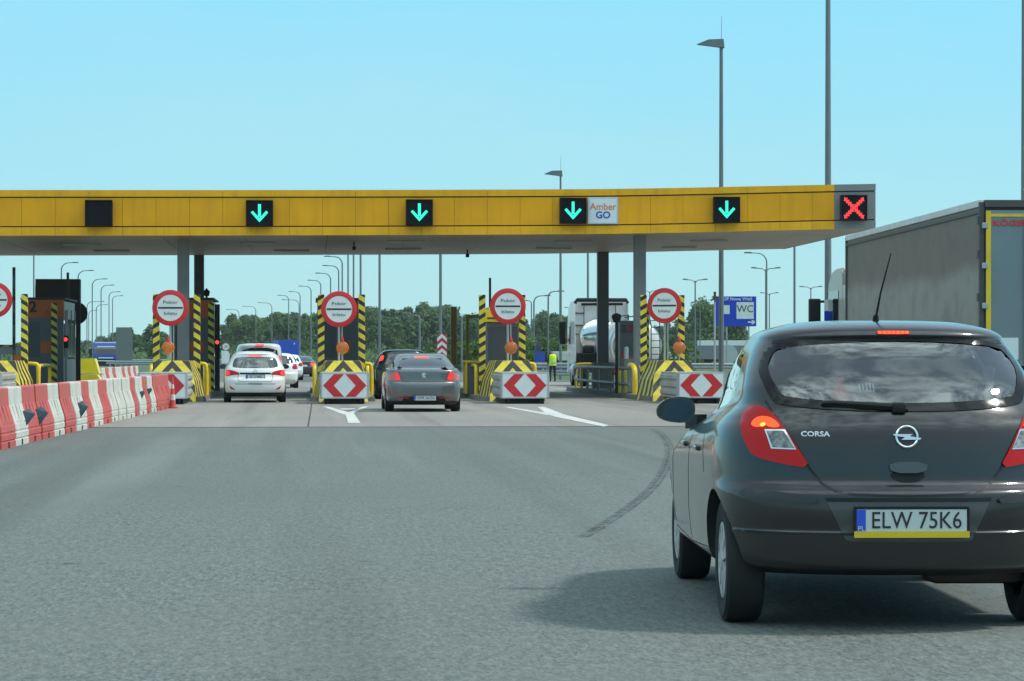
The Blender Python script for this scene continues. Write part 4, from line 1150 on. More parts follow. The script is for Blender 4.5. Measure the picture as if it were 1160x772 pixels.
# ------------------------------------------------------------------ the dark hatchback in front
def paint_mat(name, col, metal=0.5, rough=0.3, coat=0.9, dust=0.12, dustc=(0.10, 0.095, 0.085)):
    m = mat(name, col, rough, metal=metal, coat=coat, var=0.04, vscale=1.5)
    n, l = m.node_tree.nodes, m.node_tree.links
    b = n['Principled BSDF']
    # road film towards the sills
    src = b.inputs['Base Color'].links[0].from_socket
    t = n.new('ShaderNodeTexCoord'); s = n.new('ShaderNodeSeparateXYZ'); l.new(t.outputs['Object'], s.inputs[0])
    nz = n.new('ShaderNodeTexNoise'); nz.inputs['Scale'].default_value = 5; nz.inputs['Detail'].default_value = 6
    l.new(t.outputs['Object'], nz.inputs['Vector'])
    h = math_node(n, l, 'SUBTRACT', math_node(n, l, 'MULTIPLY', nz.outputs['Fac'], 1.0), math_node(n, l, 'MULTIPLY', s.outputs['Z'], 0.9))
    r = n.new('ShaderNodeMapRange'); l.new(h, r.inputs[0]); r.inputs[1].default_value = -0.25; r.inputs[2].default_value = 0.35; r.inputs[4].default_value = dust
    mx = n.new('ShaderNodeMix'); mx.data_type = 'RGBA'; l.new(r.outputs[0], mx.inputs[0]); l.new(src, mx.inputs[6]); mx.inputs[7].default_value = rgb(dustc)
    l.new(mx.outputs[2], b.inputs['Base Color'])
    return m
p_dark = paint_mat('dark_grey_paint', (0.021, 0.019, 0.020), .3, .36, 1.0, .06, (.06, .058, .052))
p_dark.node_tree.nodes['Principled BSDF'].inputs['Specular IOR Level'].default_value = .25
p_dark.node_tree.nodes['Principled BSDF'].inputs['Coat Roughness'].default_value = .09
trim_dk = mat('bumper_trim', (0.022, 0.022, 0.024), 0.45, coat=0.2)
MATS['mirror_shell'] = mat('mirror_shell_paint', (0.02, 0.021, 0.024), 0.25, coat=0.8)

CZ0, CDRIFT = 12.2, -0.0254
def cl(px, py, dz):
    Zc = CZ0 + dz; c = 1.864 + CDRIFT * dz; s_ = FPX / Zc
    return ((px - CX) / s_ - c, CAM_H + (HY - py) / s_)
corsa_lv = [(.265, .795, .16, 3.90), (.29, .825, .07, 3.96), (.325, .845, .03, 3.99), (.40, .858, .012, 4.0), (.47, .864, .004, 3.99), (.485, .866, .012, 3.99), (.56, .868, .0, 3.96), (.655, .869, .006, 3.90), (.685, .869, .035, 3.86), (.71, .869, .06, 3.80), (.80, .866, .075, 3.62),
            (.88, .858, .09, 3.30), (.94, .84, .105, 3.10), (.985, .805, .125, 2.97), (1.02, .765, .145, 2.90), (1.05, .733, .17, 2.84), (1.12, .704, .225, 2.70), (1.22, .678, .315, 2.50), (1.32, .641, .415, 2.25), (1.385, .606, .46, 2.05), (1.405, .594, .455, 1.98), (1.43, .56, .47, 1.90), (1.455, .485, .53, 1.78), (1.475, .39, .66, 1.6), (1.484, .27, .85, 1.45), (1.488, .14, 1.0, 1.28)]
rw_out = chaikin([(-.655, 1.235), (-.622, 1.315), (-.565, 1.372), (-.30, 1.394), (0, 1.400), (.30, 1.394), (.565, 1.372), (.622, 1.315), (.655, 1.235), (.615, 1.10), (.585, 1.072), (.30, 1.048), (0, 1.043), (-.30, 1.048), (-.585, 1.072), (-.615, 1.10)], 1)
rw_in = chaikin([(-.612, 1.235), (-.588, 1.305), (-.54, 1.352), (-.28, 1.374), (0, 1.380), (.28, 1.374), (.54, 1.352), (.588, 1.305), (.612, 1.235), (.572, 1.135), (.54, 1.108), (.28, 1.088), (0, 1.082), (-.28, 1.088), (-.54, 1.108), (-.572, 1.135)], 1)
sw_rear = [(1.02, 1.10), (1.06, 1.24), (1.20, 1.325), (1.45, 1.368), (1.80, 1.38), (1.80, 1.02), (1.25, 1.06)]
sw_front = [(1.88, 1.013), (1.88, 1.38), (2.0, 1.372), (2.25, 1.285), (2.53, 1.13), (2.70, .985)]
wind_o = [(-.60, 1.07), (-.47, 1.36), (0, 1.39), (.47, 1.36), (.60, 1.07), (0, 1.04)]
_v, _f = loft(corsa_lv, 4.0, p=2.5, dr=.62, wedge=.055, taper=.045)
_bm = temp_mesh(_v, _f); _b = bmesh.new(); _b.from_mesh(_bm.data); _bvh = BVHTree.FromBMesh(_b); _b.free(); bpy.data.objects.remove(_bm)
_r = at(1031, 12.2); _M = (Matrix.Translation((_r.x, _r.y, 0)) @ Matrix.Rotation(-(YAW + CDRIFT), 4, 'Z')).inverted()
def P(px, py, dz=0):
    """where the bodywork lies in column px, row py of the photograph, as (x, z) of the car"""
    a = at(px, 30); a.z = hz(py, 30)
    o = _M @ Vector((0, 0, CAM_H)); d_ = ((_M @ a) - o).normalized()
    h = _bvh.ray_cast(o, d_)[0]
    if h is None: return cl(px, py, dz)
    return (h.x, h.z)
tl = [P(851, 459, .42), P(843, 465, .45), P(838.5, 474, .5), P(838.5, 485, .5), P(842, 498, .48), P(847, 508, .42), P(854, 517.5, .35), P(885, 525.5, .24), P(919, 531, .14), P(903, 507, .17), P(887, 482, .24), P(877, 470, .30), P(866, 461, .36)]
tl_lit = [P(850, 482), P(852, 476), P(860, 471), P(871, 472), P(879, 477), P(884, 484), P(872, 484.3), P(866, 480.5), P(859, 484.5)]
tl_bulb = [P(860, 481), P(863, 478.5), P(866, 478.7), P(867, 481), P(864.5, 483), P(861, 483)]
tl_rev = [P(867.5, 488), P(887, 488), P(899, 507.5), P(874.5, 506.5)]
tl_frm = [P(865.5, 486.3), P(888.8, 486.3), P(901.5, 509.4), P(873, 508.2)]
tl = chaikin(tl, 1)
bump_trim = [P(838, 553, .42), P(852, 552.5, .30), P(890, 558, .12), P(922, 564, .06), P(927, 568, .05), P(920, 571, .05), P(880, 568, .12), P(845, 564, .33), P(838, 561, .42)]
recess = [(-.385, .625), (.385, .625), (.30, .445), (.27, .435), (-.27, .435), (-.30, .445)]
handle_o = chaikin([(-.09, .807), (.095, .807), (.085, .755), (-.08, .755)], 1)
handle_i = chaikin([(-.09, .766), (.09, .766), (.07, .712), (-.065, .712)], 2)
spoiler = [(-.56, 1.405), (-.35, 1.432), (0, 1.440), (.35, 1.432), (.62, 1.405), (.60, 1.378), (.30, 1.400), (0, 1.405), (-.30, 1.400), (-.60, 1.378)]
gate = [(-.455, .775), (-.40, .705), (-.35, .672), (-.25, .655), (0, .648), (.25, .655), (.35, .672), (.40, .705), (.455, .775)]
gate_side = [(-.455, .775), (-.50, .86), (-.555, .95), (-.60, 1.02), (-.635, 1.09)]
feats = [
    ('bumper_strip', 'rear', chaikin(bump_trim, 1), trim_dk, .020, .03, True),
    ('plate_recess', 'rear', recess, mat('recess_paint', (0.05, 0.052, 0.055), .35, coat=.5), .0016, .01),
    ('tail_light', 'rear', tl, tail_red, .010, .03, True, (('chrome_bezel', tl_frm, chrome, .014), ('reversing_lamp', tl_rev, lens_white, .018), ('brake_lamp', chaikin(tl_lit, 1), brake_lit, .015), ('bulb', chaikin(tl_bulb, 1), bulb_lit, .018))),
    ('spoiler_shadow_gap', 'rear', [(-.56, 1.386), (-.3, 1.404), (0, 1.410), (.3, 1.404), (.56, 1.386), (.57, 1.366), (.3, 1.392), (0, 1.398), (-.3, 1.392), (-.57, 1.366)], black, .004, .01),
    ('high_brake_lamp', 'rear', chaikin([(-.085, 1.432), (.085, 1.432), (.08, 1.41), (-.08, 1.41)], 1), tail_red, .006, .02),
    ('tailgate_grip', 'rear', handle_i, black, .003, .01),
    ('tailgate_handle', 'rear', handle_o, mat('handle_paint', (0.05, 0.052, 0.055), .3, coat=.6), .020, .03),
    ('recess_shade_line', 'rear', [(-.395, .640), (.395, .640), (.385, .622), (-.385, .622)], black, .004, .008),  # black strip paints the shade under the recess's top edge; no real depth
    ('lower_bumper', 'rear', [(-.80, .475), (.80, .475), (.80, .462), (-.80, .462)], black, .002, .006),
]
seams = [(gate, .012), (gate_side, .010), ([(-a, b) for a, b in gate_side], .010)]
side_seams = [([(1.84, 1.0), (1.85, .7), (1.85, .33)], .008), ([(1.22, 1.02), (1.16, .86), (1.06, .72)], .008), ([(2.80, .96), (2.84, .7), (2.78, .36)], .008), ([(1.05, .34), (1.9, .31), (2.8, .34)], .006)]
rear_p = at(1031, 12.2)
CH = YAW + CDRIFT
hub = mat('silver_hubcap', (0.50, 0.52, 0.53), 0.35, metal=0.5)
corsa, cb = car('hatchback', 'dark grey hatchback with lit brake lights close by on the asphalt', 'car', corsa_lv, 4.0, (.66, 3.17, .302, .818, .185), p_dark, rw_out, [sw_rear, sw_front], wind_o, (rear_p.x, rear_p.y, 0), -CH,
                rear_inner=rw_in, feats=feats, seams=seams, side_seams=side_seams, rim_m=hub, mirror=(2.42, 1.0, .80), p=2.5, dr=.62, wedge=.055, taper=.045,
                lower=lambda c: .30 if c.y < .8 else .24)
# glowing diodes of the high brake lamp
hb = [c for c in corsa.children if c.name.startswith('high_brake')][0]
mb = MB()
for i in range(-3, 4):
    panel(mb, cb, [(i * .022 - .009, 1.428), (i * .022 + .009, 1.428), (i * .022 + .009, 1.414), (i * .022 - .009, 1.414)], 'rear', .009, .004, step=.02)
mb.build('diode', brake_lit, hb)
def ry(bvh, x, z):
    h = bvh.ray_cast(Vector((x, -3, z)), Vector((0, 1, 0)))[0]
    return h.y
plate(corsa, (0.005, ry(cb, 0, .53) - .012, .532), 'ELW 75K6', strip=mat('yellow_dealer_strip', (0.62, 0.45, 0.01), .45), size=.112)
# badge: a ring crossed by a flat bolt
y_ = ry(cb, 0, .924)
tlt = math.atan2(ry(cb, 0, .97) - ry(cb, 0, .88), .09)
mb = MB()
n_, r_, t_ = 40, .050, .0065
V, F = [], []
for k in range(n_):
    a = 2 * PI * k / n_
    for j in range(8):
        b_ = 2 * PI * j / 8; rr = r_ + t_ * math.cos(b_)
        V.append((rr * math.sin(a), -.006 + t_ * .8 * math.sin(b_), rr * math.cos(a)))
for k in range(n_):
    for j in range(8): F.append((k * 8 + j, k * 8 + (j + 1) % 8, ((k + 1) % n_) * 8 + (j + 1) % 8, ((k + 1) % n_) * 8 + j))
mb.add(V, F, 0, True)
mb.prism([(-.068, .011), (.028, .011), (.012, .001), (.068, -.008), (.060, -.016), (-.028, -.016), (-.010, -.004), (-.060, .003)], 'y', -.014, -.004)
bd = mb.build('badge', chrome, corsa); bd.location = (0, y_ - .002, .924); bd.rotation_euler = (-tlt, 0, 0)
# name lettering, laid on the sheet metal
vs, fs = text_mesh('CORSA', .033, 'CENTER', 0, 1.22, .0008)
vv = [(-.425 + x, ry(cb, -.425 + x, .936 + y) - .003, .936 + y) for x, y, z in vs]
mb = MB(); mb.add(vv, fs); mb.build('lettering', chrome, corsa)
# wiper, aerial, exhaust, tow cover, fuel flap, door handles
mb = MB()
wp = [(-.04, 1.066), (-.20, 1.077), (-.34, 1.085), (-.385, 1.083)]
path = [(x, ry(cb, x, z) - .022, z) for x, z in wp]
mb.tube(path, .016, 8, r_end=.008)
mb.box((path[0][0] + .01, path[0][1] + .004, path[0][2] - .005), (.07, .045, .05), ch=.015)
mb.tube([(x, ry(cb, x, z) - .010, z) for x, z in ((-.39, 1.075), (-.2, 1.062), (.0, 1.052), (.015, 1.052))], .007, 6)
mb.build('rear_wiper', black, corsa)
mb = MB().cyl((-.02, .86, 1.478), (-.02, .85, 1.51), .018, .013, 12); mb.tube([(-.02, .85, 1.50), (-.005, .80, 1.62), (.03, .70, 1.815)], .0065, 8, r_end=.003); mb.build('aerial', black, corsa)
mb = MB().cyl((.42, .30, .275), (.42, .5, .275), .024, .024, 16); mb.box((.42, .62, .27), (.5, .22, .16), ch=.06); mb.build('exhaust', brown_m, corsa)
MB().box((0, 2.1, .29), (1.2, 3.0, .10), ch=.03).build('underbody', black, corsa)
for sg in (-1, 1):
    for y in (1.42, 2.12): MB().box((sg * .862, y, .83), (.035, .17, .03), ch=.012).build('door_handle', p_dark, corsa)
# dashboard and steering wheel seen through the glass
mb = MB().box((0, 2.62, .86), (1.3, .5, .2), ch=.06); mb.build('dashboard', interior, corsa)
mb = MB().lathe([(.17, 0), (.185, .012), (.2, 0), (.185, -.012), (.17, 0)], 'y', (-.36, 2.3, .93), 24); mb.build('steering_wheel', black, corsa)
# a small red rabbit-eared trinket and a sticker
o = MB().lathe([(.001, 0), (.045, .005), (.05, .03), (.03, .07), (.012, .1), (.001, .12)], 'z', (0, 0, 0), 14)
o.tube([(-.015, 0, .1), (-.022, 0, .15)], .008); o.tube([(.012, 0, .1), (.016, 0, .155)], .008)
o = o.build('trinket', mat('red_felt', (0.6, 0.05, 0.03), .8)); tag(o, 'small red trinket with two ears standing inside the hatchback rear window', 'trinket')
v = corsa.matrix_basis @ Vector((-.235, .62, 1.085)); o.location = v
o2 = MB().box((0, 0, -.05), (.3, .2, .02)).build('parcel_shelf', interior, corsa); o2.location = (0, 0, 0)
bpy.data.objects.remove(o2)
MB().box((0, .60, 1.045), (1.15, .62, .02)).build('parcel_shelf', interior, corsa)
o = MB().box((0, 0, 0), (.075, .004, .05)).build('window_sticker', plate_white, corsa)
o.location = (-.165, ry(cb, -.165, 1.16) + .012, 1.155); o.rotation_euler = (-.70, 0, 0)
mb = MB()
for i in range(4): mb.box((-.025 + i * .017, -.003, 0), (.007, .002, .045))
mb.build('barcode', ink, o)

# ------------------------------------------------------------------ cars at the booths
p_white = paint_mat('white_paint', (0.70, 0.72, 0.71), .0, .35, .8, .2, (0.4, 0.39, 0.36))
p_grey = paint_mat('mid_grey_paint', (0.13, 0.135, 0.14), .6, .3, .9, .2, (0.13, 0.12, 0.11))
p_black = paint_mat('black_car_paint', (0.018, 0.018, 0.021), .3, .3, .9, .25)
p_silver = paint_mat('silver_paint', (0.62, 0.66, 0.67), .0, .3, .8, .2, (0.25, 0.24, 0.22))
p_dkred = paint_mat('dark_red_paint', (0.05, 0.022, 0.028), .4, .3, .9, .2)

i30 = [(.18, .78, .18, 4.36), (.26, .84, .08, 4.42), (.36, .872, .02, 4.46), (.50, .886, .0, 4.48), (.62, .89, .0, 4.46), (.68, .89, .02, 4.42), (.72, .889, .05, 4.38), (.85, .884, .08, 4.1), (.95, .866, .11, 3.75), (1.0, .85, .14, 3.45), (1.08, .80, .20, 3.2),
       (1.18, .742, .27, 3.0), (1.28, .69, .33, 2.75), (1.37, .63, .34, 2.5), (1.40, .60, .33, 2.42), (1.44, .53, .40, 2.3), (1.465, .42, .6, 2.1), (1.48, .22, 1.0, 1.8)]
w_out = chaikin([(-.60, 1.25), (-.50, 1.305), (0, 1.315), (.50, 1.305), (.60, 1.25), (.66, 1.05), (.60, 1.0), (.3, .985), (-.3, .985), (-.60, 1.0), (-.66, 1.05)], 2)
f = [('tail_light', 'rear', chaikin([(-.86, .935), (-.70, .945), (-.45, .865), (-.46, .80), (-.62, .80), (-.82, .755), (-.875, .80)], 1), tail_red, .008, .02, True, (('brake_lamp', chaikin([(-.865, .92), (-.74, .93), (-.70, .80), (-.82, .77), (-.87, .80)], 1), brake_dim, .012),)),
     ('chrome_bar', 'rear', [(-.44, .865), (.44, .865), (.44, .815), (-.44, .815)], frit, .006, .01),
     ('fog_lamp', 'rear', [(-.74, .50), (-.60, .40), (-.57, .39), (-.60, .37), (-.70, .40)], tail_red, .006, .01, True),
     ('high_brake_lamp', 'rear', chaikin([(-.22, 1.36), (.22, 1.36), (.20, 1.33), (-.20, 1.33)], 1), r_lamp, .006, .01),
     ('lower_bumper', 'rear', [(-.6, .56), (.6, .56), (.55, .52), (-.55, .52)], mat('grey_moulding', (0.4, 0.41, 0.41), .5), .002, .01)]
p_ = at(289.3, 74.2)
wag, wb = car('estate_car', 'white estate car with red tail lights at the booth behind a silver van', 'car', i30, 4.48, (.92, 3.57, .32, .885, .205), p_white, w_out, [[(.95, 1.08), (1.02, 1.25), (1.2, 1.33), (1.9, 1.37), (1.9, 1.02)], [(1.98, 1.02), (1.98, 1.37), (2.4, 1.32), (3.05, 1.04)]],
              [(-.62, 1.1), (-.52, 1.36), (.52, 1.36), (.62, 1.1)], (p_.x, p_.y, 0), .035, feats=f, mirror=(2.75, 1.02, .84), seams=[([(-.47, .80), (-.50, .72), (-.45, .60), (.45, .60), (.50, .72), (.47, .80)], .012)], lower=lambda c: .30)
plate(wag, (0, ry(wb, 0, .735) - .01, .735), 'EL 2148G', size=.10)
MB().lathe([(.04, -.004), (.055, -.004), (.055, .004), (.04, .004), (.04, -.004)], 'y', (0, ry(wb, 0, .90) - .008, .90), 20).build('badge', chrome, wag)
mb = MB(); add_text(mb, 'HYUNDAI', .075, (0, ry(wb, 0, .54) - .010, .543), 0, squeeze=1.15); mb.build('lettering', groove, wag)
MB().cyl((0, .75, 1.47), (0, .62, 1.56), .012, .005).build('aerial', black, wag)
mb = MB()
for sg in (-1, 1): mb.tube([(sg * .56, .55, 1.43), (sg * .58, .75, 1.475), (sg * .58, 2.1, 1.475), (sg * .56, 2.3, 1.43)], .018, 6)
mb.build('roof_rail', alu, wag)

sal = [(.17, .78, .20, 4.52), (.24, .86, .07, 4.60), (.30, .885, .03, 4.64), (.42, .90, .0, 4.68), (.58, .906, .0, 4.66), (.68, .906, .02, 4.6), (.73, .905, .045, 4.5), (.85, .90, .06, 4.2), (.94, .885, .065, 3.8), (.99, .87, .08, 3.5), (1.015, .855, .14, 3.35), (1.03, .83, .42, 3.25), (1.05, .80, .55, 3.15),
       (1.14, .745, .76, 2.98), (1.24, .685, 1.0, 2.75), (1.33, .63, 1.27, 2.5), (1.385, .58, 1.48, 2.3), (1.415, .49, 1.65, 2.15), (1.43, .25, 1.8, 2.0)]
sal = [((z if z < 1.02 else 1.02 + (z - 1.02) * .93), a, b_, c) for z, a, b_, c in sal]
s_out = chaikin([(-.60, 1.072), (-.50, 1.275), (-.40, 1.318), (0, 1.332), (.40, 1.318), (.50, 1.275), (.60, 1.072), (.4, 1.042), (-.4, 1.042)], 2)
f = [('tail_light', 'rear', chaikin([(-.90, .80), (-.84, .90), (-.70, .945), (-.60, .95), (-.535, .77), (-.57, .745), (-.82, .745)], 1), mat('pale_red_lens', (0.50, 0.10, 0.09), .12, coat=.8), .008, .02, True, (('brake_lamp', chaikin([(-.70, .935), (-.605, .94), (-.545, .775), (-.60, .755), (-.66, .755)], 1), brake_dim, .012),)),
     ('high_brake_lamp', 'rear', [(-.17, 1.322), (.17, 1.322), (.17, 1.284), (-.17, 1.284)], brake_lit, .008, .01),
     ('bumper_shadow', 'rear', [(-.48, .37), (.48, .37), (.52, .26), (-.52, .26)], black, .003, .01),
     ('reflector', 'rear', [(-.62, .365), (-.36, .35), (-.36, .325), (-.62, .34)], tail_red, .006, .01, True)]
p_ = at(480.5, 61.6)
pgt, pb = car('saloon_car', 'mid grey saloon car with lit brake lamp queueing right of the striped island nose', 'car', sal, 4.68, (1.03, 3.76, .325, .90, .215), p_grey, s_out, [[(1.38, 1.05), (1.5, 1.19), (1.65, 1.265), (2.0, 1.305), (2.0, 1.03)], [(2.08, 1.03), (2.08, 1.305), (2.4, 1.262), (3.05, 1.02)]],
              [(-.60, 1.09), (-.48, 1.28), (.48, 1.28), (.60, 1.09)], (p_.x, p_.y, 0), .0, feats=f, mirror=(2.85, 1.03, .86),
              seams=[([(-.53, .75), (-.50, .72), (.50, .72), (.53, .75)], .012), ([(-.53, .77), (-.60, .97)], .010), ([(.53, .77), (.60, .97)], .010)], lower=lambda c: .26, glass=glass_mat('bright_rear_glass', (0.55, 0.65, 0.65)))
plate(pgt, (.02, ry(pb, 0, .335) - .012, .335), 'WPR 5675C', size=.098)
mb = MB()   # small upright emblem
mb.prism([(-.05, .05), (-.01, .07), (.03, .06), (.055, .02), (.01, .03), (.03, -.03), (.05, -.08), (-.01, -.03), (-.045, -.08), (-.03, .0), (-.06, -.01)], 'y', -.004, .004)
e_ = mb.build('badge', chrome, pgt); e_.location = (0, ry(pb, 0, .865) - .008, .865)

hatch = [(.18, .78, .18, 4.2), (.26, .84, .08, 4.3), (.40, .875, .01, 4.35), (.60, .885, .0, 4.3), (.70, .885, .04, 4.2), (.85, .88, .07, 3.9), (.98, .86, .10, 3.4), (1.05, .82, .15, 3.1), (1.2, .75, .24, 2.8), (1.35, .68, .33, 2.45), (1.44, .62, .36, 2.2), (1.48, .53, .42, 2.0), (1.50, .4, .6, 1.8), (1.51, .2, .9, 1.6)]
h_win = chaikin([(-.63, 1.2), (-.52, 1.38), (0, 1.40), (.52, 1.38), (.63, 1.2), (.66, 1.06), (0, 1.02), (-.66, 1.06)], 2)
h_side = [[(.85, 1.08), (1.0, 1.30), (1.2, 1.38), (1.8, 1.40), (1.8, 1.03)], [(1.88, 1.03), (1.88, 1.40), (2.2, 1.34), (2.85, 1.05)]]
def simple_feats(z0, z1, x0, x1, lens=tail_red, pl=.75, lit=False):
    return [('tail_light', 'rear', chaikin([(-x1, z0 + .04), (-x1 + .06, z1), (-x0, z1), (-x0 + .02, z0), (-x1 + .04, z0)], 1), lens if not lit else r_lamp, .008, .02, True),
            ('number_plate', 'rear', [(-.26, pl + .057), (.26, pl + .057), (.26, pl - .057), (-.26, pl - .057)], plate_white, .008, .012)]
def far_car(px, Z, name, label, cat, lv, L, paint, rear, sides, rz, feats, h=1.0, w=1.0, wr=.31):
    p_ = at(px, Z)
    lv = [(z * h, ww * w, a, b) for z, ww, a, b in lv]
    o, b_ = car(name, label, cat, lv, L, (.75, L - .85, wr, .88 * w, .2), paint, [(x * w, z * h) for x, z in rear], [[(y, z * h) for y, z in s] for s in sides], [(-.6 * w, 1.12 * h), (-.5 * w, 1.38 * h), (.5 * w, 1.38 * h), (.6 * w, 1.12 * h)], (p_.x, p_.y, 0), rz, cabin=False, feats=feats)
    return o
# people carrier beside the saloon, lamps up the pillars
f = [('pillar_light', 'rear', chaikin([(-.80, 1.18), (-.66, 1.20), (-.62, 1.36), (-.70, 1.36)], 1), r_lamp, .012, .02, True), ('number_plate', 'rear', [(-.26, .85), (.26, .85), (.26, .74), (-.26, .74)], plate_white, .008, .012)]
far_car(459, 80.5, 'people_carrier', 'black people carrier with lit pillar lamps ahead of the grey saloon', 'car', hatch, 4.35, p_black, h_win, h_side, .03, f, 1.02, 1.03)
van = [(.2, .82, .1, 4.2), (.3, .88, .03, 4.3), (.5, .895, .0, 4.38), (.7, .90, .0, 4.3), (.95, .895, .01, 4.1), (1.1, .88, .03, 3.5), (1.2, .86, .05, 3.2), (1.45, .86, .09, 2.9), (1.65, .83, .12, 2.6), (1.75, .79, .15, 2.4), (1.80, .70, .22, 2.2), (1.83, .45, .6, 1.9)]
f = simple_feats(.85, 1.35, .76, .88, pl=.95) + [('high_brake_lamp', 'rear', [(-.16, 1.80), (.16, 1.80), (.16, 1.74), (-.16, 1.74)], r_lamp, .03, .05)]
f[0] = ('tail_light', 'rear', [(-.87, .85), (-.84, 1.38), (-.74, 1.38), (-.76, .85)], mat('amber_red_lens', (0.6, 0.09, 0.03), .2, emit=(1, .15, .05), estr=.3), .012, .02, True)
far_car(294.5, 99, 'van', 'silver van with lit roof lamp ahead of the white estate car', 'van', van, 4.4, p_silver, chaikin([(-.66, 1.66), (.66, 1.66), (.70, 1.28), (-.70, 1.28)], 1), [[(.4, 1.2), (.5, 1.62), (1.9, 1.62), (1.9, 1.2)], [(2.0, 1.2), (2.0, 1.62), (2.4, 1.55), (3.0, 1.2)]], .05, f, 1.0, 1.0)
far_car(315, 109, 'hatchback', 'white hatchback in the queue to the right of the silver van', 'car', hatch, 4.2, p_white, h_win, h_side, .06, simple_feats(.80, 1.02, .62, .88), .98)
far_car(326.5, 146, 'hatchback', 'silver hatchback in the queue beyond the white hatchback', 'car', hatch, 4.2, p_silver, h_win, h_side, .07, simple_feats(.80, 1.0, .6, .88), .97)
far_car(343.5, 172, 'saloon_car', 'dark red saloon car farthest on in the queue', 'car', sal, 4.6, p_dkred, s_out, [[(1.0, 1.04), (1.25, 1.22), (2.0, 1.345), (2.0, 1.03)]], .07, simple_feats(.76, .93, .5, .88, lit=True), 1.0)
far_car(331, 205, 'hatchback', 'black hatchback beyond the silver hatchback', 'car', hatch, 4.2, p_black, h_win, h_side, .08, simple_feats(.80, 1.0, .6, .88))

# ------------------------------------------------------------------ lorries
def axle_wheels(t_, ys, r=.5, tw=.32, track=1.2):
    for y in ys:
        for sg in (-1, 1): wheel_parts(t_, sg * (track - tw / 2), y, r, tw, steel, sg, 8)
truck_white = mat('cab_white', (0.62, 0.63, 0.62), .35, coat=.6, var=.05, vscale=1.5, dirt=.25, dcol=(.3, .28, .25))
curtain = bpy.data.materials.new('dusty_grey_curtain'); curtain.use_nodes = True
n, l = curtain.node_tree.nodes, curtain.node_tree.links
b = n['Principled BSDF']; b.inputs['Roughness'].default_value = .42; b.inputs['Specular IOR Level'].default_value = .3
t = n.new('ShaderNodeTexCoord'); sp = n.new('ShaderNodeSeparateXYZ'); l.new(t.outputs['Object'], sp.inputs[0])
nz = n.new('ShaderNodeTexNoise'); nz.inputs['Scale'].default_value = .45; nz.inputs['Detail'].default_value = 5; nz.inputs['Roughness'].default_value = .5; l.new(t.outputs['Object'], nz.inputs['Vector'])
# the lower half is paler than the upper, with an uneven edge
zz = math_node(n, l, 'ADD', sp.outputs['Z'], math_node(n, l, 'MULTIPLY', nz.outputs['Fac'], .7))
r = n.new('ShaderNodeMapRange'); l.new(zz, r.inputs[0]); r.inputs[1].default_value = 3.30; r.inputs[2].default_value = 3.05
mx = n.new('ShaderNodeMix'); mx.data_type = 'RGBA'; l.new(r.outputs[0], mx.inputs[0]); mx.inputs[6].default_value = (.150, .120, .100, 1); mx.inputs[7].default_value = (.275, .245, .222, 1)
n2 = n.new('ShaderNodeTexNoise'); n2.inputs['Scale'].default_value = 2.2; n2.inputs['Detail'].default_value = 8; l.new(t.outputs['Object'], n2.inputs['Vector'])
r2 = n.new('ShaderNodeMapRange'); l.new(n2.outputs['Fac'], r2.inputs[0]); r2.inputs[1].default_value = .45; r2.inputs[2].default_value = .75; r2.inputs[4].default_value = .45
m2 = n.new('ShaderNodeMix'); m2.data_type = 'RGBA'; l.new(r2.outputs[0], m2.inputs[0]); l.new(mx.outputs[2], m2.inputs[6]); m2.inputs[7].default_value = (.07, .063, .058, 1)
l.new(m2.outputs[2], b.inputs['Base Color'])
bp = n.new('ShaderNodeBump'); bp.inputs['Strength'].default_value = .12; bp.inputs['Distance'].default_value = .10; l.new(nz.outputs['Fac'], bp.inputs['Height']); l.new(bp.outputs[0], b.inputs['Normal'])

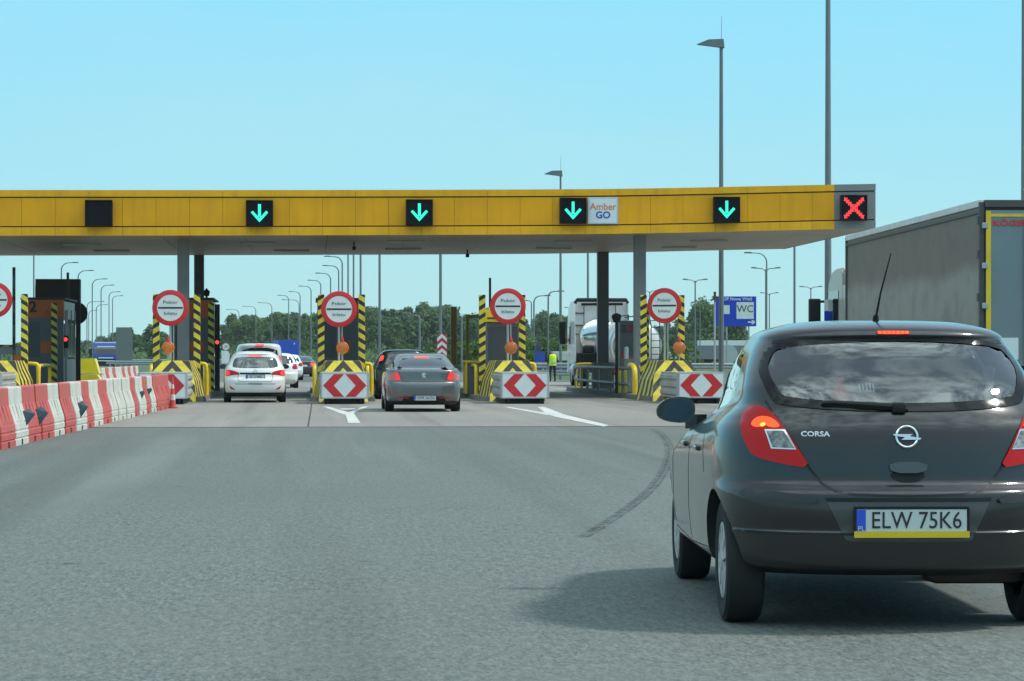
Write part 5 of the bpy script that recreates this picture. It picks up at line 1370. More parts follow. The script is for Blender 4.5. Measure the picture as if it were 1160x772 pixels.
def tractor(t_, y0, m, roof_z=3.75, mirror_strip=False, cab_w=2.48, win=glass_dark):
    """cab with its rear wall at local y0, facing +y, driver on the left"""
    prof = [(y0, .95), (y0, roof_z - .1), (y0 + .1, roof_z), (y0 + .9, roof_z), (y0 + 1.45, roof_z - .02), (y0 + 1.95, 3.05), (y0 + 2.12, 2.75), (y0 + 2.30, 1.95), (y0 + 2.34, .55), (y0 + 1.75, .55), (y0 + 1.6, .95)]
    h = cab_w / 2
    mb = MB(); mb.prism(prof, 'x', -h, h)
    body = mb.build('cab', m, t_)
    bm = bmesh.new(); bm.from_mesh(body.data); bmesh.ops.bevel(bm, geom=[e for e in bm.edges if e.calc_length() > 2.0 or abs(e.verts[0].co.x) > h - .01], offset=.05, segments=2, affect='EDGES'); bm.to_mesh(body.data); bm.free()
    mb = MB(); mb.prism([(y0 + 2.02, 2.93), (y0 + 2.165, 2.70), (y0 + 2.31, 1.98), (y0 + 2.27, 1.98), (y0 + 2.1, 2.7), (y0 + 1.98, 2.9)], 'x', -h + .15, h - .15); mb.build('windscreen', win, t_)
    mb = MB()
    for sg in (-1, 1): mb.prism([(y0 + .55, 1.85), (y0 + .55, 2.85), (y0 + 1.80, 2.85), (y0 + 1.98, 2.35), (y0 + 2.02, 1.85)], 'x', sg * (h - .01), sg * (h + .012))
    mb.build('side_window', win, t_)
    mb = MB()
    for sg in (-1, 1):
        for y in (y0 + .92, y0 + 2.08): mb.box((sg * h, y, 1.9), (.016, .015, 1.85))
        mb.box((sg * h, y0 + 1.5, .98), (.016, 1.16, .015))
    mb.build('door_gap', black, t_)
    mb = MB(); mb.box((0, y0 + 2.345, 1.1), (cab_w - .5, .03, .62)); mb.box((0, y0 + 2.345, .62), (cab_w - .3, .06, .22), ch=.02); mb.build('grille', black, t_)
    for sg in (-1, 1):
        mb = MB().box((sg * (h + .30), y0 + 2.15, 2.28), (.28, .16, .82), ch=.04); mb.box((sg * (h + .29), y0 + 2.15, 1.72), (.26, .15, .24), ch=.04)
        mb.box((sg * (h + .1), y0 + 2.1, 2.62), (.36, .06, .06)); mb.box((sg * (h + .1), y0 + 2.1, 1.95), (.36, .05, .05))
        mo = mb.build('wing_mirror', black, t_)
        if mirror_strip and sg < 0:
            for k in range(4): MB().box((sg * (h + .05), y0 + 1.9, 1.72 + k * .27), (.12, .012, .262)).build('reflective_strip', (blue_sign, white_sign)[k % 2], mo)
    mb = MB()
    for sg in (-1, 1): mb.prism([(y0 - .75, 1.0), (y0, 1.0), (y0, 2.95), (y0 - .5, 2.9)], 'x', sg * (h - .03), sg * (h + .0))
    mb.build('side_fairing', m, t_)
    mb = MB()
    for sg in (-1, 1): mb.box((sg * .42, y0 - 1.2, .85), (.1, 5.4, .25))
    mb.box((0, y0 - 2.2, 1.12), (1.0, 1.0, .10), ch=.03); mb.build('chassis', black, t_)
    axle_wheels(t_, (y0 + 1.1, y0 - 2.3))

# the curtain-sided lorry on the right
p_ = at(1110, 45.5); hd = YAW - .045
t_ = thing('lorry', 'grey curtain sided articulated lorry with yellow edged rear doors beside the hatchback', 'lorry', (0, 0, 0), -hd)
off = Matrix.Rotation(-hd, 3, 'Z') @ Vector((-1.275, 0, 0))
t_.location = (p_.x - off.x, p_.y - off.y, 0)
W2, TL, TH = 1.275, 13.6, hz(229, 45.5)
mb = MB().box((0, TL / 2, (TH + 1.15) / 2), (2 * W2 - .06, TL - .12, TH - 1.15)); trailer = mb.build('trailer_box', curtain, t_)
mb = MB()
for sg in (-1, 1):
    mb.box((sg * (W2 - .03), TL / 2, TH - .02), (.07, TL - .02, .12), ch=.01)
mb.build('roof_rail', mat('pale_rail', (0.60, 0.62, 0.62), .4, var=.15, vscale=6), t_)
mb = MB()
for sg in (-1, 1):
    mb.box((sg * (W2 - .035), .04, (TH + 1.1) / 2), (.085, .10, TH - 1.1), ch=.01); mb.box((sg * (W2 - .04), TL - .05, (TH + 1.1) / 2), (.09, .1, TH - 1.1), ch=.01)
    mb.box((sg * (W2 - .015), TL / 2, TH - .17), (.04, TL - .2, .05))
mb.box((0, .02, TH - .03), (2 * W2 - .16, .14, .13), ch=.01)
for y in (.035,):
    for z in (1.6, 2.35, 3.1, 3.7): mb.box((-W2 - .01, .06, z), (.05, .12, .14), ch=.01)
mb.build('corner_frame', mat('dark_frame', (0.06, 0.058, 0.06), .5, var=.1), t_)
for sg in (-1, 1):
    mb = MB().box((sg * .592, -.02, (TH + 1.12) / 2 - .06), (1.17, .06, TH - 1.30), ch=.006)
    d_ = mb.build('rear_door', mat('door_blue_grey', (0.16, 0.215, 0.235), .4, var=.05, vscale=1, dirt=.25), t_)
    mb = MB().box((sg * 1.135, -.055, (TH + 1.12) / 2 - .06), (.085, .014, TH - 1.32))
    mb.box((sg * .60, -.055, TH - .235), (.985, .013, .05))
    mb.build('yellow_edge', yel_steel, d_)
    mb = MB()
    for x in (.28, .5): mb.cyl((sg * x, -.075, 1.2), (sg * x, -.075, TH - .3), .016)
    mb.build('lock_rod', steel, d_)
    for z in (1.5, 2.2, 2.9, 3.6): MB().box((sg * 1.2, -.06, z), (.10, .05, .10), ch=.01).build('hinge', steel, d_)
mb = MB(); add_text(mb, 'KÖGEL', .14, (-.76, -.058, TH - .375), 0, squeeze=1.35, bold=.004); mb.build('lettering', ink_red, t_)
MB().box((-.86, -.058, 1.45), (.5, .02, .38)).build('door_notice', white_sign, t_)
mb = MB().box((0, TL / 2, 1.07), (2.4, TL - .2, .16)); mb.box((0, .06, .62), (2.4, .12, .16), ch=.02); mb.build('chassis', black, t_)
for sg in (-1, 1): MB().box((sg * .9, -.0, .95), (.5, .06, .14), ch=.01).build('tail_light', tail_red, t_)
axle_wheels(t_, (2.6, 3.9, 5.2))
tractor(t_, TL + .55, mat('cab_cream', (0.40, 0.39, 0.35), .4, coat=.4, var=.06, dirt=.3), 3.36, True)

# the tanker lorry, its tractor swung to the left
p_ = at(720, 112.5)
t_ = thing('tanker_lorry', 'white tanker lorry with round ladder end and turned cab beyond the dark column', 'lorry', (p_.x, p_.y, 0), .0)
zc_ = hz(392.5, 112.5); R = 29.5 * 112.5 / FPX
tank_w = mat('tank_white', (0.62, 0.62, 0.60), .3, metal=.2, coat=.3, var=.06, vscale=1, dirt=.3, dcol=(.3, .28, .25))
mb = MB().lathe([(.001, -.30), (R * .5, -.24), (R * .85, -.10), (R * .97, .0), (R, .12), (R, 9.8), (R * .9, 10.0), (R * .5, 10.15), (.001, 10.2)], 'y', (0, 0, zc_), 48)
mb.build('tank', tank_w, t_)
mb = MB()
for y in (.05, 1.6, 3.2, 4.8, 6.4, 8.0, 9.7): mb.lathe([(R, y - .04), (R + .025, y - .03), (R + .025, y + .03), (R, y + .04)], 'y', (0, 0, zc_), 48)
mb.build('tank_band', alu, t_)
mb = MB()
for i in range(26):
    a = math.radians(95 + i * 5.5); mb.box((R * .86 * math.cos(a), -.13, zc_ + R * .86 * math.sin(a)), (.05, .04, .05))
mb.build('rivet', brown_m, t_)
mb = MB()
for x in (.62, 1.0): mb.tube([(x, -.42, .7), (x, -.42, zc_ + R * .8), (x, -.1, zc_ + R * 1.02)], .022, 6)
for k in range(9): mb.cyl((.62, -.42, .85 + k * .29), (1.0, -.42, .85 + k * .29), .018, n=6)
mb.build('ladder', black, t_)
mb = MB()
for x in (-.3, .3): mb.tube([(x, .1, zc_ + R), (x, .1, zc_ + R + .22), (x, 9.6, zc_ + R + .22), (x, 9.6, zc_ + R)], .03, 6)
mb.build('top_rail', black, t_)
mb = MB().box((0, 5, .95), (1.0, 10, .2)); mb.box((0, -.1, .62), (2.3, .1, .14)); mb.build('chassis', black, t_)
axle_wheels(t_, (1.6, 2.9, 4.2))
for sg in (-1, 1): MB().box((sg * .9, -.18, .72), (.4, .08, .16)).build('tail_light', tail_red, t_)
# tractor as its own pair of parts on the same lorry, turned on its coupling
sub = MB()
def cab_part(name, mb, m, M):
    o = mb.build(name, m, t_)
    o.data.transform(M)
    return o
pc = at(680, 118.5); loc = Vector((pc.x - p_.x, pc.y - p_.y, 0))
M = Matrix.Translation(loc) @ Matrix.Rotation(.02, 4, 'Z')
prof = [(0, 1.0), (0, 3.82), (.9, 3.86), (1.75, 3.6), (2.2, 2.8), (2.35, 1.9), (2.36, .6), (1.7, .6), (1.5, 1.0)]
mb = MB(); mb.prism(prof, 'x', -1.24, 1.24); cab_part('cab', mb, truck_white, M)
mb = MB()
for sg in (-1, 1): mb.prism([(-.62, 1.1), (0, 1.0), (0, 3.8), (-.45, 3.7)], 'x', sg * 1.2, sg * 1.24)
cab_part('side_fairing', mb, truck_white, M)
mb = MB()
for z in (3.3, 2.75): mb.box((-1.18, -.64, z), (.07, .14, .06)); mb.box((-.95, -.05, z), (.45, .06, .05))
for x in (-.75, .0, .7): mb.box((x, -.005, 2.5), (.03, .02, 2.4))
mb.box((0, -.006, 2.35), (2.3, .02, .03)); cab_part('panel_gap', mb, brown_m, M)
mb = MB(); mb.tube([(-1.2, -.3, 3.75), (-1.1, -.3, 3.9), (1.15, -.3, 3.9), (1.22, -.3, 3.75)], .09, 8); mb.tube([(-.9, -.25, 3.7), (1.0, -.25, 3.72)], .06, 8); cab_part('air_pipe', mb, black, M)
mb = MB(); mb.lathe([(.001 + .88 * math.sin(a * PI / 32), -.30 * math.cos(a * PI / 32)) for a in range(17)] + [(.001, .02)], 'y', (-.12, -.28, 2.2), 40); c_ = cab_part('polished_end', mb, chrome, M); 
mb = MB(); mb.box((0, -.35, 1.25), (2.2, .6, .5), ch=.05); mb.box((0, -1.6, .85), (1.0, 3.2, .25)); mb.box((-.6, -.4, 1.65), (.5, .4, .35), ch=.08); cab_part('chassis', mb, black, M)
mb = MB(); mb.cyl((-1.1, -1.0, .75), (-1.1, .2, .75), .3, n=16); mb.cyl((-.1, -.5, 1.55), (.7, -.5, 1.45), .1, n=12); cab_part('fuel_tank', mb, alu, M)
mb = MB(); mb.box((-1.50, 2.1, 2.55), (.30, .16, .8), ch=.04); mb.box((-1.48, 2.1, 2.05), (.28, .16, .3), ch=.04); cab_part('wing_mirror', mb, black, M)
mb = MB()
mb.prism([(1.0, 1.9), (1.0, 2.7), (1.75, 2.7), (2.1, 2.2), (2.12, 1.9)], 'x', -1.255, -1.235); mb.prism([(1.0, 1.9), (1.0, 2.7), (1.75, 2.7), (2.1, 2.2), (2.12, 1.9)], 'x', 1.235, 1.255); cab_part('side_window', mb, glass_dark, M)
for x, y in ((-1.04, 1.1), (1.04, 1.1), (-1.0, -1.9), (1.0, -1.9)):
    w = wheel_parts(t_, 0, 0, .5, .32, steel, -1 if x < 0 else 1, 8); q = M @ Vector((x, y, .5)); w.location = q; w.rotation_euler = (0, 0, .02)

# blue lorry coming the other way
p_ = at(120, 265)
t_ = thing('lorry', 'blue lorry coming towards us with white trim over its windscreen', 'lorry', (p_.x, p_.y, 0), PI + .10)
cab_blue = mat('cab_blue', (0.01, 0.05, 0.36), .35, coat=.6, var=.05)
tractor(t_, -2.35, cab_blue, 3.55)
y_ = 0.0
mb = MB().box((0, -.02, 3.0), (1.75, .1, .14)); mb.box((0, .03, 1.55), (1.5, .04, .13)); mb.box((0, .03, 1.18), (1.7, .04, .12)); mb.box((0, -.35, 3.52), (2.2, .2, .12)); mb.build('white_trim', white_sign, t_)
for sg in (-1, 1): MB().box((sg * .95, .03, .92), (.34, .05, .2), ch=.03).build('headlight', lens_white, t_)
t_.scale = (1, 1, .80)
# blue box lorry going away beyond the silver van
p_ = at(327, 285)
t_ = thing('lorry', 'lorry with plain blue box body seen from behind above the queue of cars', 'lorry', (p_.x, p_.y, 0), .09)
MB().box((0, 4, 2.15), (2.25, 8, 2.05), ch=.03).build('box_body', mat('box_blue', (0.01, 0.06, 0.42), .5, var=.06), t_)
MB().box((.62, -.012, 2.8), (.10, .02, .2)).build('mark', white_sign, t_)
MB().box((0, 5, .95), (1.0, 11, .25)).build('chassis', black, t_)
mb = MB(); mb.prism([(8.2, .6), (8.2, 2.9), (9.6, 2.9), (10.2, 1.8), (10.3, .6)], 'x', -1.15, 1.15); mb.build('cab', cab_blue, t_)
axle_wheels(t_, (2.0, 9.4), .45, .3, 1.1)

# parked lorries of the service area, seen broadside
def side_lorry(px0, px1, Z, top, m_box, m_cab, label, cab_side=-1, cab_px=18, h0=1.0, mark=False):
    a, b_ = at(px0, Z), at(px1, Z); d_ = b_ - a; L = d_.length
    t_ = thing('lorry', label, 'lorry', (a.x, a.y, 0), math.atan2(d_.y, d_.x), 'lorries parked at the service area')
    MB().box((L / 2, 1.2, (top + h0) / 2), (L, 2.45, top - h0), ch=.04).build('trailer_box', m_box, t_)
    MB().box((L / 2, 1.2, .8), (L, 1.2, .3)).build('chassis', black, t_)
    if mark: MB().lathe([(.001, -.03), (1.45, -.03), (1.45, .01), (.001, .01)], 'y', (L * .57, 0, (top + h0) / 2 - .3), 32).build('round_mark', mat('faded_mark', (.36, .40, .42), .5), t_)
    cw = cab_px * Z / FPX; x0 = -cw - .6 if cab_side < 0 else L + .6; x1 = -.6 if cab_side < 0 else L + .6 + cw
    lo, hi = (x0, x1) if cab_side < 0 else (x1, x0)
    q = lambda t: lo + (hi - lo) * t
    mb = MB(); mb.prism([(q(0), .6), (q(.02), 1.9), (q(.25), 3.0), (q(.5), min(top, 3.5)), (q(1), min(top, 3.5)), (q(1), .9)], 'y', 0, 2.4); mb.build('cab', m_cab, t_)
    mb = MB(); mb.prism([(q(.12), 1.9), (q(.28), 2.75), (q(.65), 2.75), (q(.65), 1.9)], 'y', -.02, .05); mb.build('side_window', glass_dark, t_)
    for x in (L * .12, L * .2, L * .75, q(.45)):
        o = MB().lathe([(.001, -.1), (.28, -.1), (.5, -.08), (.5, .25), (.001, .25)], 'y', (x, .15, .5), 20).build('wheel', rubber, t_)
    return t_
side_lorry(776, 862, 400, hz(391.5, 400), mat('trailer_slate', (.15, .17, .19), .5, var=.06), truck_white, 'slate grey lorry with pale round mark beyond the round sign by the hatchback', -1, 14, mark=True)
side_lorry(791, 850, 415, hz(386, 415), white_sign, white_sign, 'white roofed lorry standing behind the slate grey one', 1, 12)
side_lorry(742, 751, 430, hz(393.5, 430), cab_blue, cab_blue, 'small blue lorry between the tanker ladder and the orange lamp', 1, 10)
side_lorry(625, 660, 238, hz(398.5, 238), mat('trailer_pale', (.50, .53, .54), .5, var=.06), cab_blue, 'pale box lorry with dark blue cab behind the worker in the yellow vest', -1, 12)

# ------------------------------------------------------------------ street lamps
def lamp(px, Z, top, head_px=None, label='', group=None, r=.075, kind='single', mat_=None, mast=False):
    p = at(px, Z); k = Z / FPX; h = hz(top, Z)
    t_ = thing('street_lamp', label, 'street lamp', (p.x, p.y, 0), -YAW, group)
    mb = MB()
    if kind == 'single':
        ax = (head_px - px) * k; rb = min(1.0, abs(ax) * .6)
        path = [(0, 0, 0), (0, 0, h * .5), (0, 0, h - rb)] + [(math.copysign(1, ax) * (rb - rb * math.cos(a)), 0, h - rb + rb * math.sin(a)) for a in (.3, .6, .9, 1.2, 1.57)] + [(ax, 0, h + .03)]
        mb.tube(path, r, 8, r_end=r * .5)
        mb.build('pole', mat_ or pole_m, t_)
        sg = math.copysign(1, ax)
        MB().prism([(ax - sg * .1, h - .03), (ax + sg * .62, h - .01), (ax + sg * .55, h + .10), (ax, h + .10)], 'y', -.13, .13).build('lamp_head', pole_m, t_)
    elif kind == 'double':
        ax = (head_px - px) * k
        mb.cyl((0, 0, 0), (0, 0, h - .05), r, r * .7, 10)
        for sg in (-1, 1): mb.tube([(0, 0, h - .25), (sg * ax * .3, 0, h), (sg * ax, 0, h + .05)], r * .5, 6)
        mb.build('pole', mat_ or pole_m, t_)
        for sg in (-1, 1): MB().prism([(sg * ax * .75, h + .0), (sg * ax * 1.25, h + .03), (sg * ax * 1.2, h + .14), (sg * ax * .8, h + .12)], 'y', -.14, .14).build('lamp_head', pole_m, t_)
    elif kind == 'post_top':
        mb.cyl((0, 0, 0), (0, 0, h), r, r * .6, 10)
        mb.build('pole', mat_ or pole_m, t_)
        sg = -1
        m2 = MB(); m2.prism([(0.12, h - .16), (-.95, h - .02), (-.5, h + .16), (0.08, h + .18)], 'y', -.16, .16); m2.build('lamp_head', pole_m, t_)
        MB().cyl((.0, 0, h), (.02, 0, h + 1.1), .012, .006, 6).build('lightning_rod', pole_m, t_)
    else:
        mb.cyl((0, 0, 0), (0, 0, h), r, r * .5, 12); mb.build('pole', mat_ or pole_m, t_)
        MB().lathe([(r * .5, h - .05), (r * 1.6, h), (r * 1.6, h + .2), (.001, h + .25)], 'z', (0, 0, 0), 12).build('lamp_head', pole_m, t_)
    return t_
lamp(817, 102, 50, None, 'tall street lamp with blade head and thin rod rising behind the canopy', None, .115, 'post_top')
lamp(938, 105, -160, None, 'tall dark mast rising out of the picture behind the grey canopy end', None, .155, 'mast')
lamp(1160, 96, -190, None, 'tall dark mast rising behind the curtain sided lorry', None, .13, 'mast')
lamp(635, 150, 197, None, 'street lamp with blade head rising over the canopy beside the white lettered board', None, .09, 'post_top')
GL = 'street lamps left of the carriageway'
for px, y, hp in ((69.5, 298, 83), (88.5, 307, 101), (104.5, 316.5, 117), (114.5, 323.5, 125), (123.5, 331, 132.5), (127.5, 335.5, 136)):
    lamp(px, 10.7 * FPX / (405 - y), y, hp, 'street lamp with single arm to the right in the row behind the blue lorry', GL, .085)
for px, y, hp in ((98.5, 342, 115), (109, 345.5, 119), (100.5, 352, 108)):
    lamp(px, 10.7 * FPX / (405 - y), y, hp, 'distant street lamp with single arm behind the blue lorry', 'distant street lamps', .1)
GR = 'street lamps right of the carriageway'
for px, y, hp in ((387.7, 291, 373.5), (383.7, 301.4, 371), (374.5, 310, 362.5), (363.4, 318, 353), (352.4, 324.6, 342.5), (340, 330.8, 331), (327, 335, 318), (338.8, 340, 322.5), (308, 343.4, 295), (289.8, 347.4, 277.5), (270.8, 351, 259)):
    lamp(px, 10.7 * FPX / (405 - y), y, hp, 'street lamp with single arm to the left, over the queue of cars', GR, .09)
for px, Z, r in ((394.3, 262, .09), (400.5, 245, .09), (408.5, 228, .10), (430, 200, .10), (499, 168, .10), (38.3, 225, .07), (666, 205, .09), (900, 182, .085)):
    lamp(px, Z, max(232, HY - 11.2 * FPX / Z), px + (12 if px < 100 else -12) * 200 / Z, {38.3: 'thin street lamp pole left of the numbered booth', 499: 'street lamp pole rising behind the grey saloon', 430: 'street lamp pole rising behind the black people carrier', 666: 'street lamp pole rising behind the tanker cab', 900: 'thin street lamp pole between canopy end and road sign'}.get(px, 'street lamp pole among those right of the round sign, head behind canopy'), GR if 390 < px < 410 else None, r)
for px, y, hp, Z, lab in ((475.3, 358, 469.5, 190, 'low street lamp with bent head behind the grey saloon'), (523, 358, 518.5, 215, 'low street lamp between the rusty and the yellow gate posts'), (604.8, 335.5, 617, 260, 'street lamp with arm to the right just right of the round sign'), (621, 330.5, 632, 245, 'street lamp with arm to the right behind the worker in the yellow vest'), (602, 341, 597, 330, 'small street lamp half hidden by the round sign')):
    lamp(px, Z, y, hp, lab, 'lamps at the service area', .085)
for px, y, hp, Z, lab in ((787.5, 317.5, 799, 250, 'double armed street lamp left of the blue road sign'), (867.5, 304.5, 881, 235, 'double armed street lamp right of the blue road sign'), (871.5, 332.5, 880, 330, 'small double armed street lamp behind the taller one by the blue sign'), (918.5, 325.5, 929, 300, 'double armed street lamp beside the lorry mirror'), (793, 343, 800, 380, 'small double armed street lamp in front of the big tree'), (648, 349, 655, 380, 'small double armed street lamp left of the tanker cab'), (736, 330, 744, 330, 'double armed street lamp behind the light column')):
    lamp(px, Z, y, hp, lab, 'lamps at the service area', .09, 'double')
lamp(868.5, 215, 287, 851, 'street lamp with curved arm to the left at the canopy corner', 'lamps at the service area', .07)

# ------------------------------------------------------------------ road signs
def board(pxa, pxb, ya, yb, Z, m, name, label, posts=(.2, .8), legs=steel):
    a, b_ = at(pxa, Z), at(pxb, Z); W = (pxb - pxa) * Z / FPX; z0, z1 = hz(yb, Z), hz(ya, Z)
    c = (a + b_) / 2
    t_ = thing(name, label, 'road sign', (c.x, c.y, 0), -YAW)
    MB().box((0, 0, (z0 + z1) / 2), (W, .06, z1 - z0), ch=.015).build('panel', m, t_)
    for f in posts: MB().cyl(((f - .5) * W, .09, 0), ((f - .5) * W, .09, z1 - .1), .055).build('post', legs, t_)
    return t_, W, z0, z1
t_, W, z0, z1 = board(810.4, 856.7, 336, 370, 170, blue_sign, 'direction_sign', 'blue road sign with white WC square and arrow beyond the canopy', (.28, .82))
k = 170 / FPX
mb = MB()
mb.box(((844 - 833.5) * k, -.034, hz(352, 170)), (19.5 * k, .012, 19 * k)); mb.box(((822 - 833.5) * k, -.034, hz(351, 170)), (9 * k, .012, 10 * k))
mb.prism([((x - 833.5) * k, hz(y, 170)) for x, y in ((847, 364.4), (852, 364.4), (851, 362.8), (853, 362.8), (855.6, 365.2), (853, 367.6), (851, 367.6), (852, 366), (847, 366))], 'y', -.04, -.028)
mb.build('white_field', white_sign, t_)
mb = MB(); add_text(mb, 'WC', 11.5 * k, ((844 - 833.5) * k, -.042, hz(350.5, 170)), 0, squeeze=.95, bold=.002); mb.build('lettering', ink, t_)
mb = MB(); add_text(mb, 'MOP Nowa Wieś', 4.9 * k, (0, -.034, hz(339, 170)), 0, squeeze=1.02, bold=.004); mb.build('lettering', white_sign, t_)
p = at(809.7, 120)
t_ = thing('camera_mast', 'slim grey mast with small crossed camera head in front of the blue road sign', 'mast', (p.x, p.y, 0), -YAW)
h = hz(331, 120)
MB().cyl((0, 0, 0), (0, 0, h), .05, .045).build('pole', steel, t_)
mb = MB().box((0, -.02, h - .15), (.11, .11, .32)); mb.tube([(-.20, -.05, h - .40), (.12, -.05, h - .22)], .045, 6); mb.tube([(-.12, -.05, h - .2), (.06, -.05, h - .45)], .035, 6); mb.build('camera', brown_m, t_)
board(131.5, 150, 371, 417, 240, mat('sign_back_grey', (.14, .16, .16), .6, var=.05), 'direction_sign', 'grey back of a tall road sign on two pale posts right of the blue lorry', (.22, .72))
t_, W, z0, z1 = board(495.2, 506.2, 379.5, 404, 150, red_sign, 'chevron_sign', 'narrow red and white chevron board on a post behind the grey saloon', (.5,))
mb = MB()
for i in range(3):
    zb = z0 + (z1 - z0) * (.02 + i * .33)
    mb.prism([(-W / 2 + .01, zb), (0, zb + .24), (W / 2 - .01, zb), (W / 2 - .01, zb + .21), (0, zb + .45), (-W / 2 + .01, zb + .21)], 'y', -.045, -.025)
mb.build('chevron', white_sign, t_)
p = at(255, 128); k = 128 / FPX
t_ = thing('speed_sign', 'small round white sign over a white board left of the silver van', 'road sign', (p.x, p.y, 0), -YAW)
MB().lathe([(.001, -.02), (4.2 * k, -.02), (4.2 * k, .01), (.001, .01)], 'y', (1 * k, -.03, hz(393, 128)), 28).build('disc', mat('pale_rim', (.40, .38, .36), .5), t_)
MB().lathe([(.001, -.026), (3.4 * k, -.026), (3.4 * k, -.01), (.001, -.01)], 'y', (1 * k, -.03, hz(393, 128)), 28).build('face', white_sign, t_)
MB().prism([(-4 * k, hz(412, 128)), (4 * k, hz(412, 128)), (5.4 * k, hz(402, 128)), (3.6 * k, hz(398, 128)), (-4.2 * k, hz(397.5, 128))], 'y', -.03, .01).build('board', white_sign, t_)
mb = MB(); add_text(mb, '30', 4.4 * k, (1 * k, -.058, hz(393, 128)), 0); mb.build('lettering', ink, t_)
MB().cyl((0, .03, 0), (0, .03, hz(392, 128)), .035).build('post', steel, t_)

# ------------------------------------------------------------------ safety barriers
def w_rail(a, b_, label, z=.72, double=False):
    d_ = b_ - a; L = d_.length
    t_ = thing('safety_barrier', label, 'safety barrier', (a.x, a.y, 0), math.atan2(d_.y, d_.x), 'steel safety barriers')
    mb = MB()
    for zz in ((z, z - .38) if double else (z,)):
        mb.prism([(-.0, zz - .16), (-.06, zz - .11), (-.06, zz - .05), (-.01, zz), (-.06, zz + .05), (-.06, zz + .11), (0, zz + .16), (.02, zz + .16), (-.03, zz + .10), (-.03, zz + .05), (.02, zz), (-.03, zz - .05), (-.03, zz - .10), (.02, zz - .16)], 'x', 0, L)
    mb.build('beam', steel, t_)
    n_ = max(2, int(L / 2.0)); n_ = min(n_, 40)
    for i in range(n_): MB().box((L * (i + .5) / n_, .06, z / 2 + .06), (.08, .1, z + .1)).build('post', steel, t_)
    return t_
w_rail(at(596, 142), at(670, 140), 'grey steel safety barrier behind the worker in the yellow vest', .85, True)
w_rail(at(742, 150), at(880, 150), 'steel safety barrier below the slate grey lorry', .8)
w_rail(at(121, 225), at(186, 205), 'steel safety barrier in front of the blue lorry', .85)
w_rail(at(404, 180), at(432, 150), 'steel safety barrier between the round sign post and the people carrier', .8)
w_rail(at(150, 330), at(260, 330), 'distant pale safety barrier left of the silver van', .9)

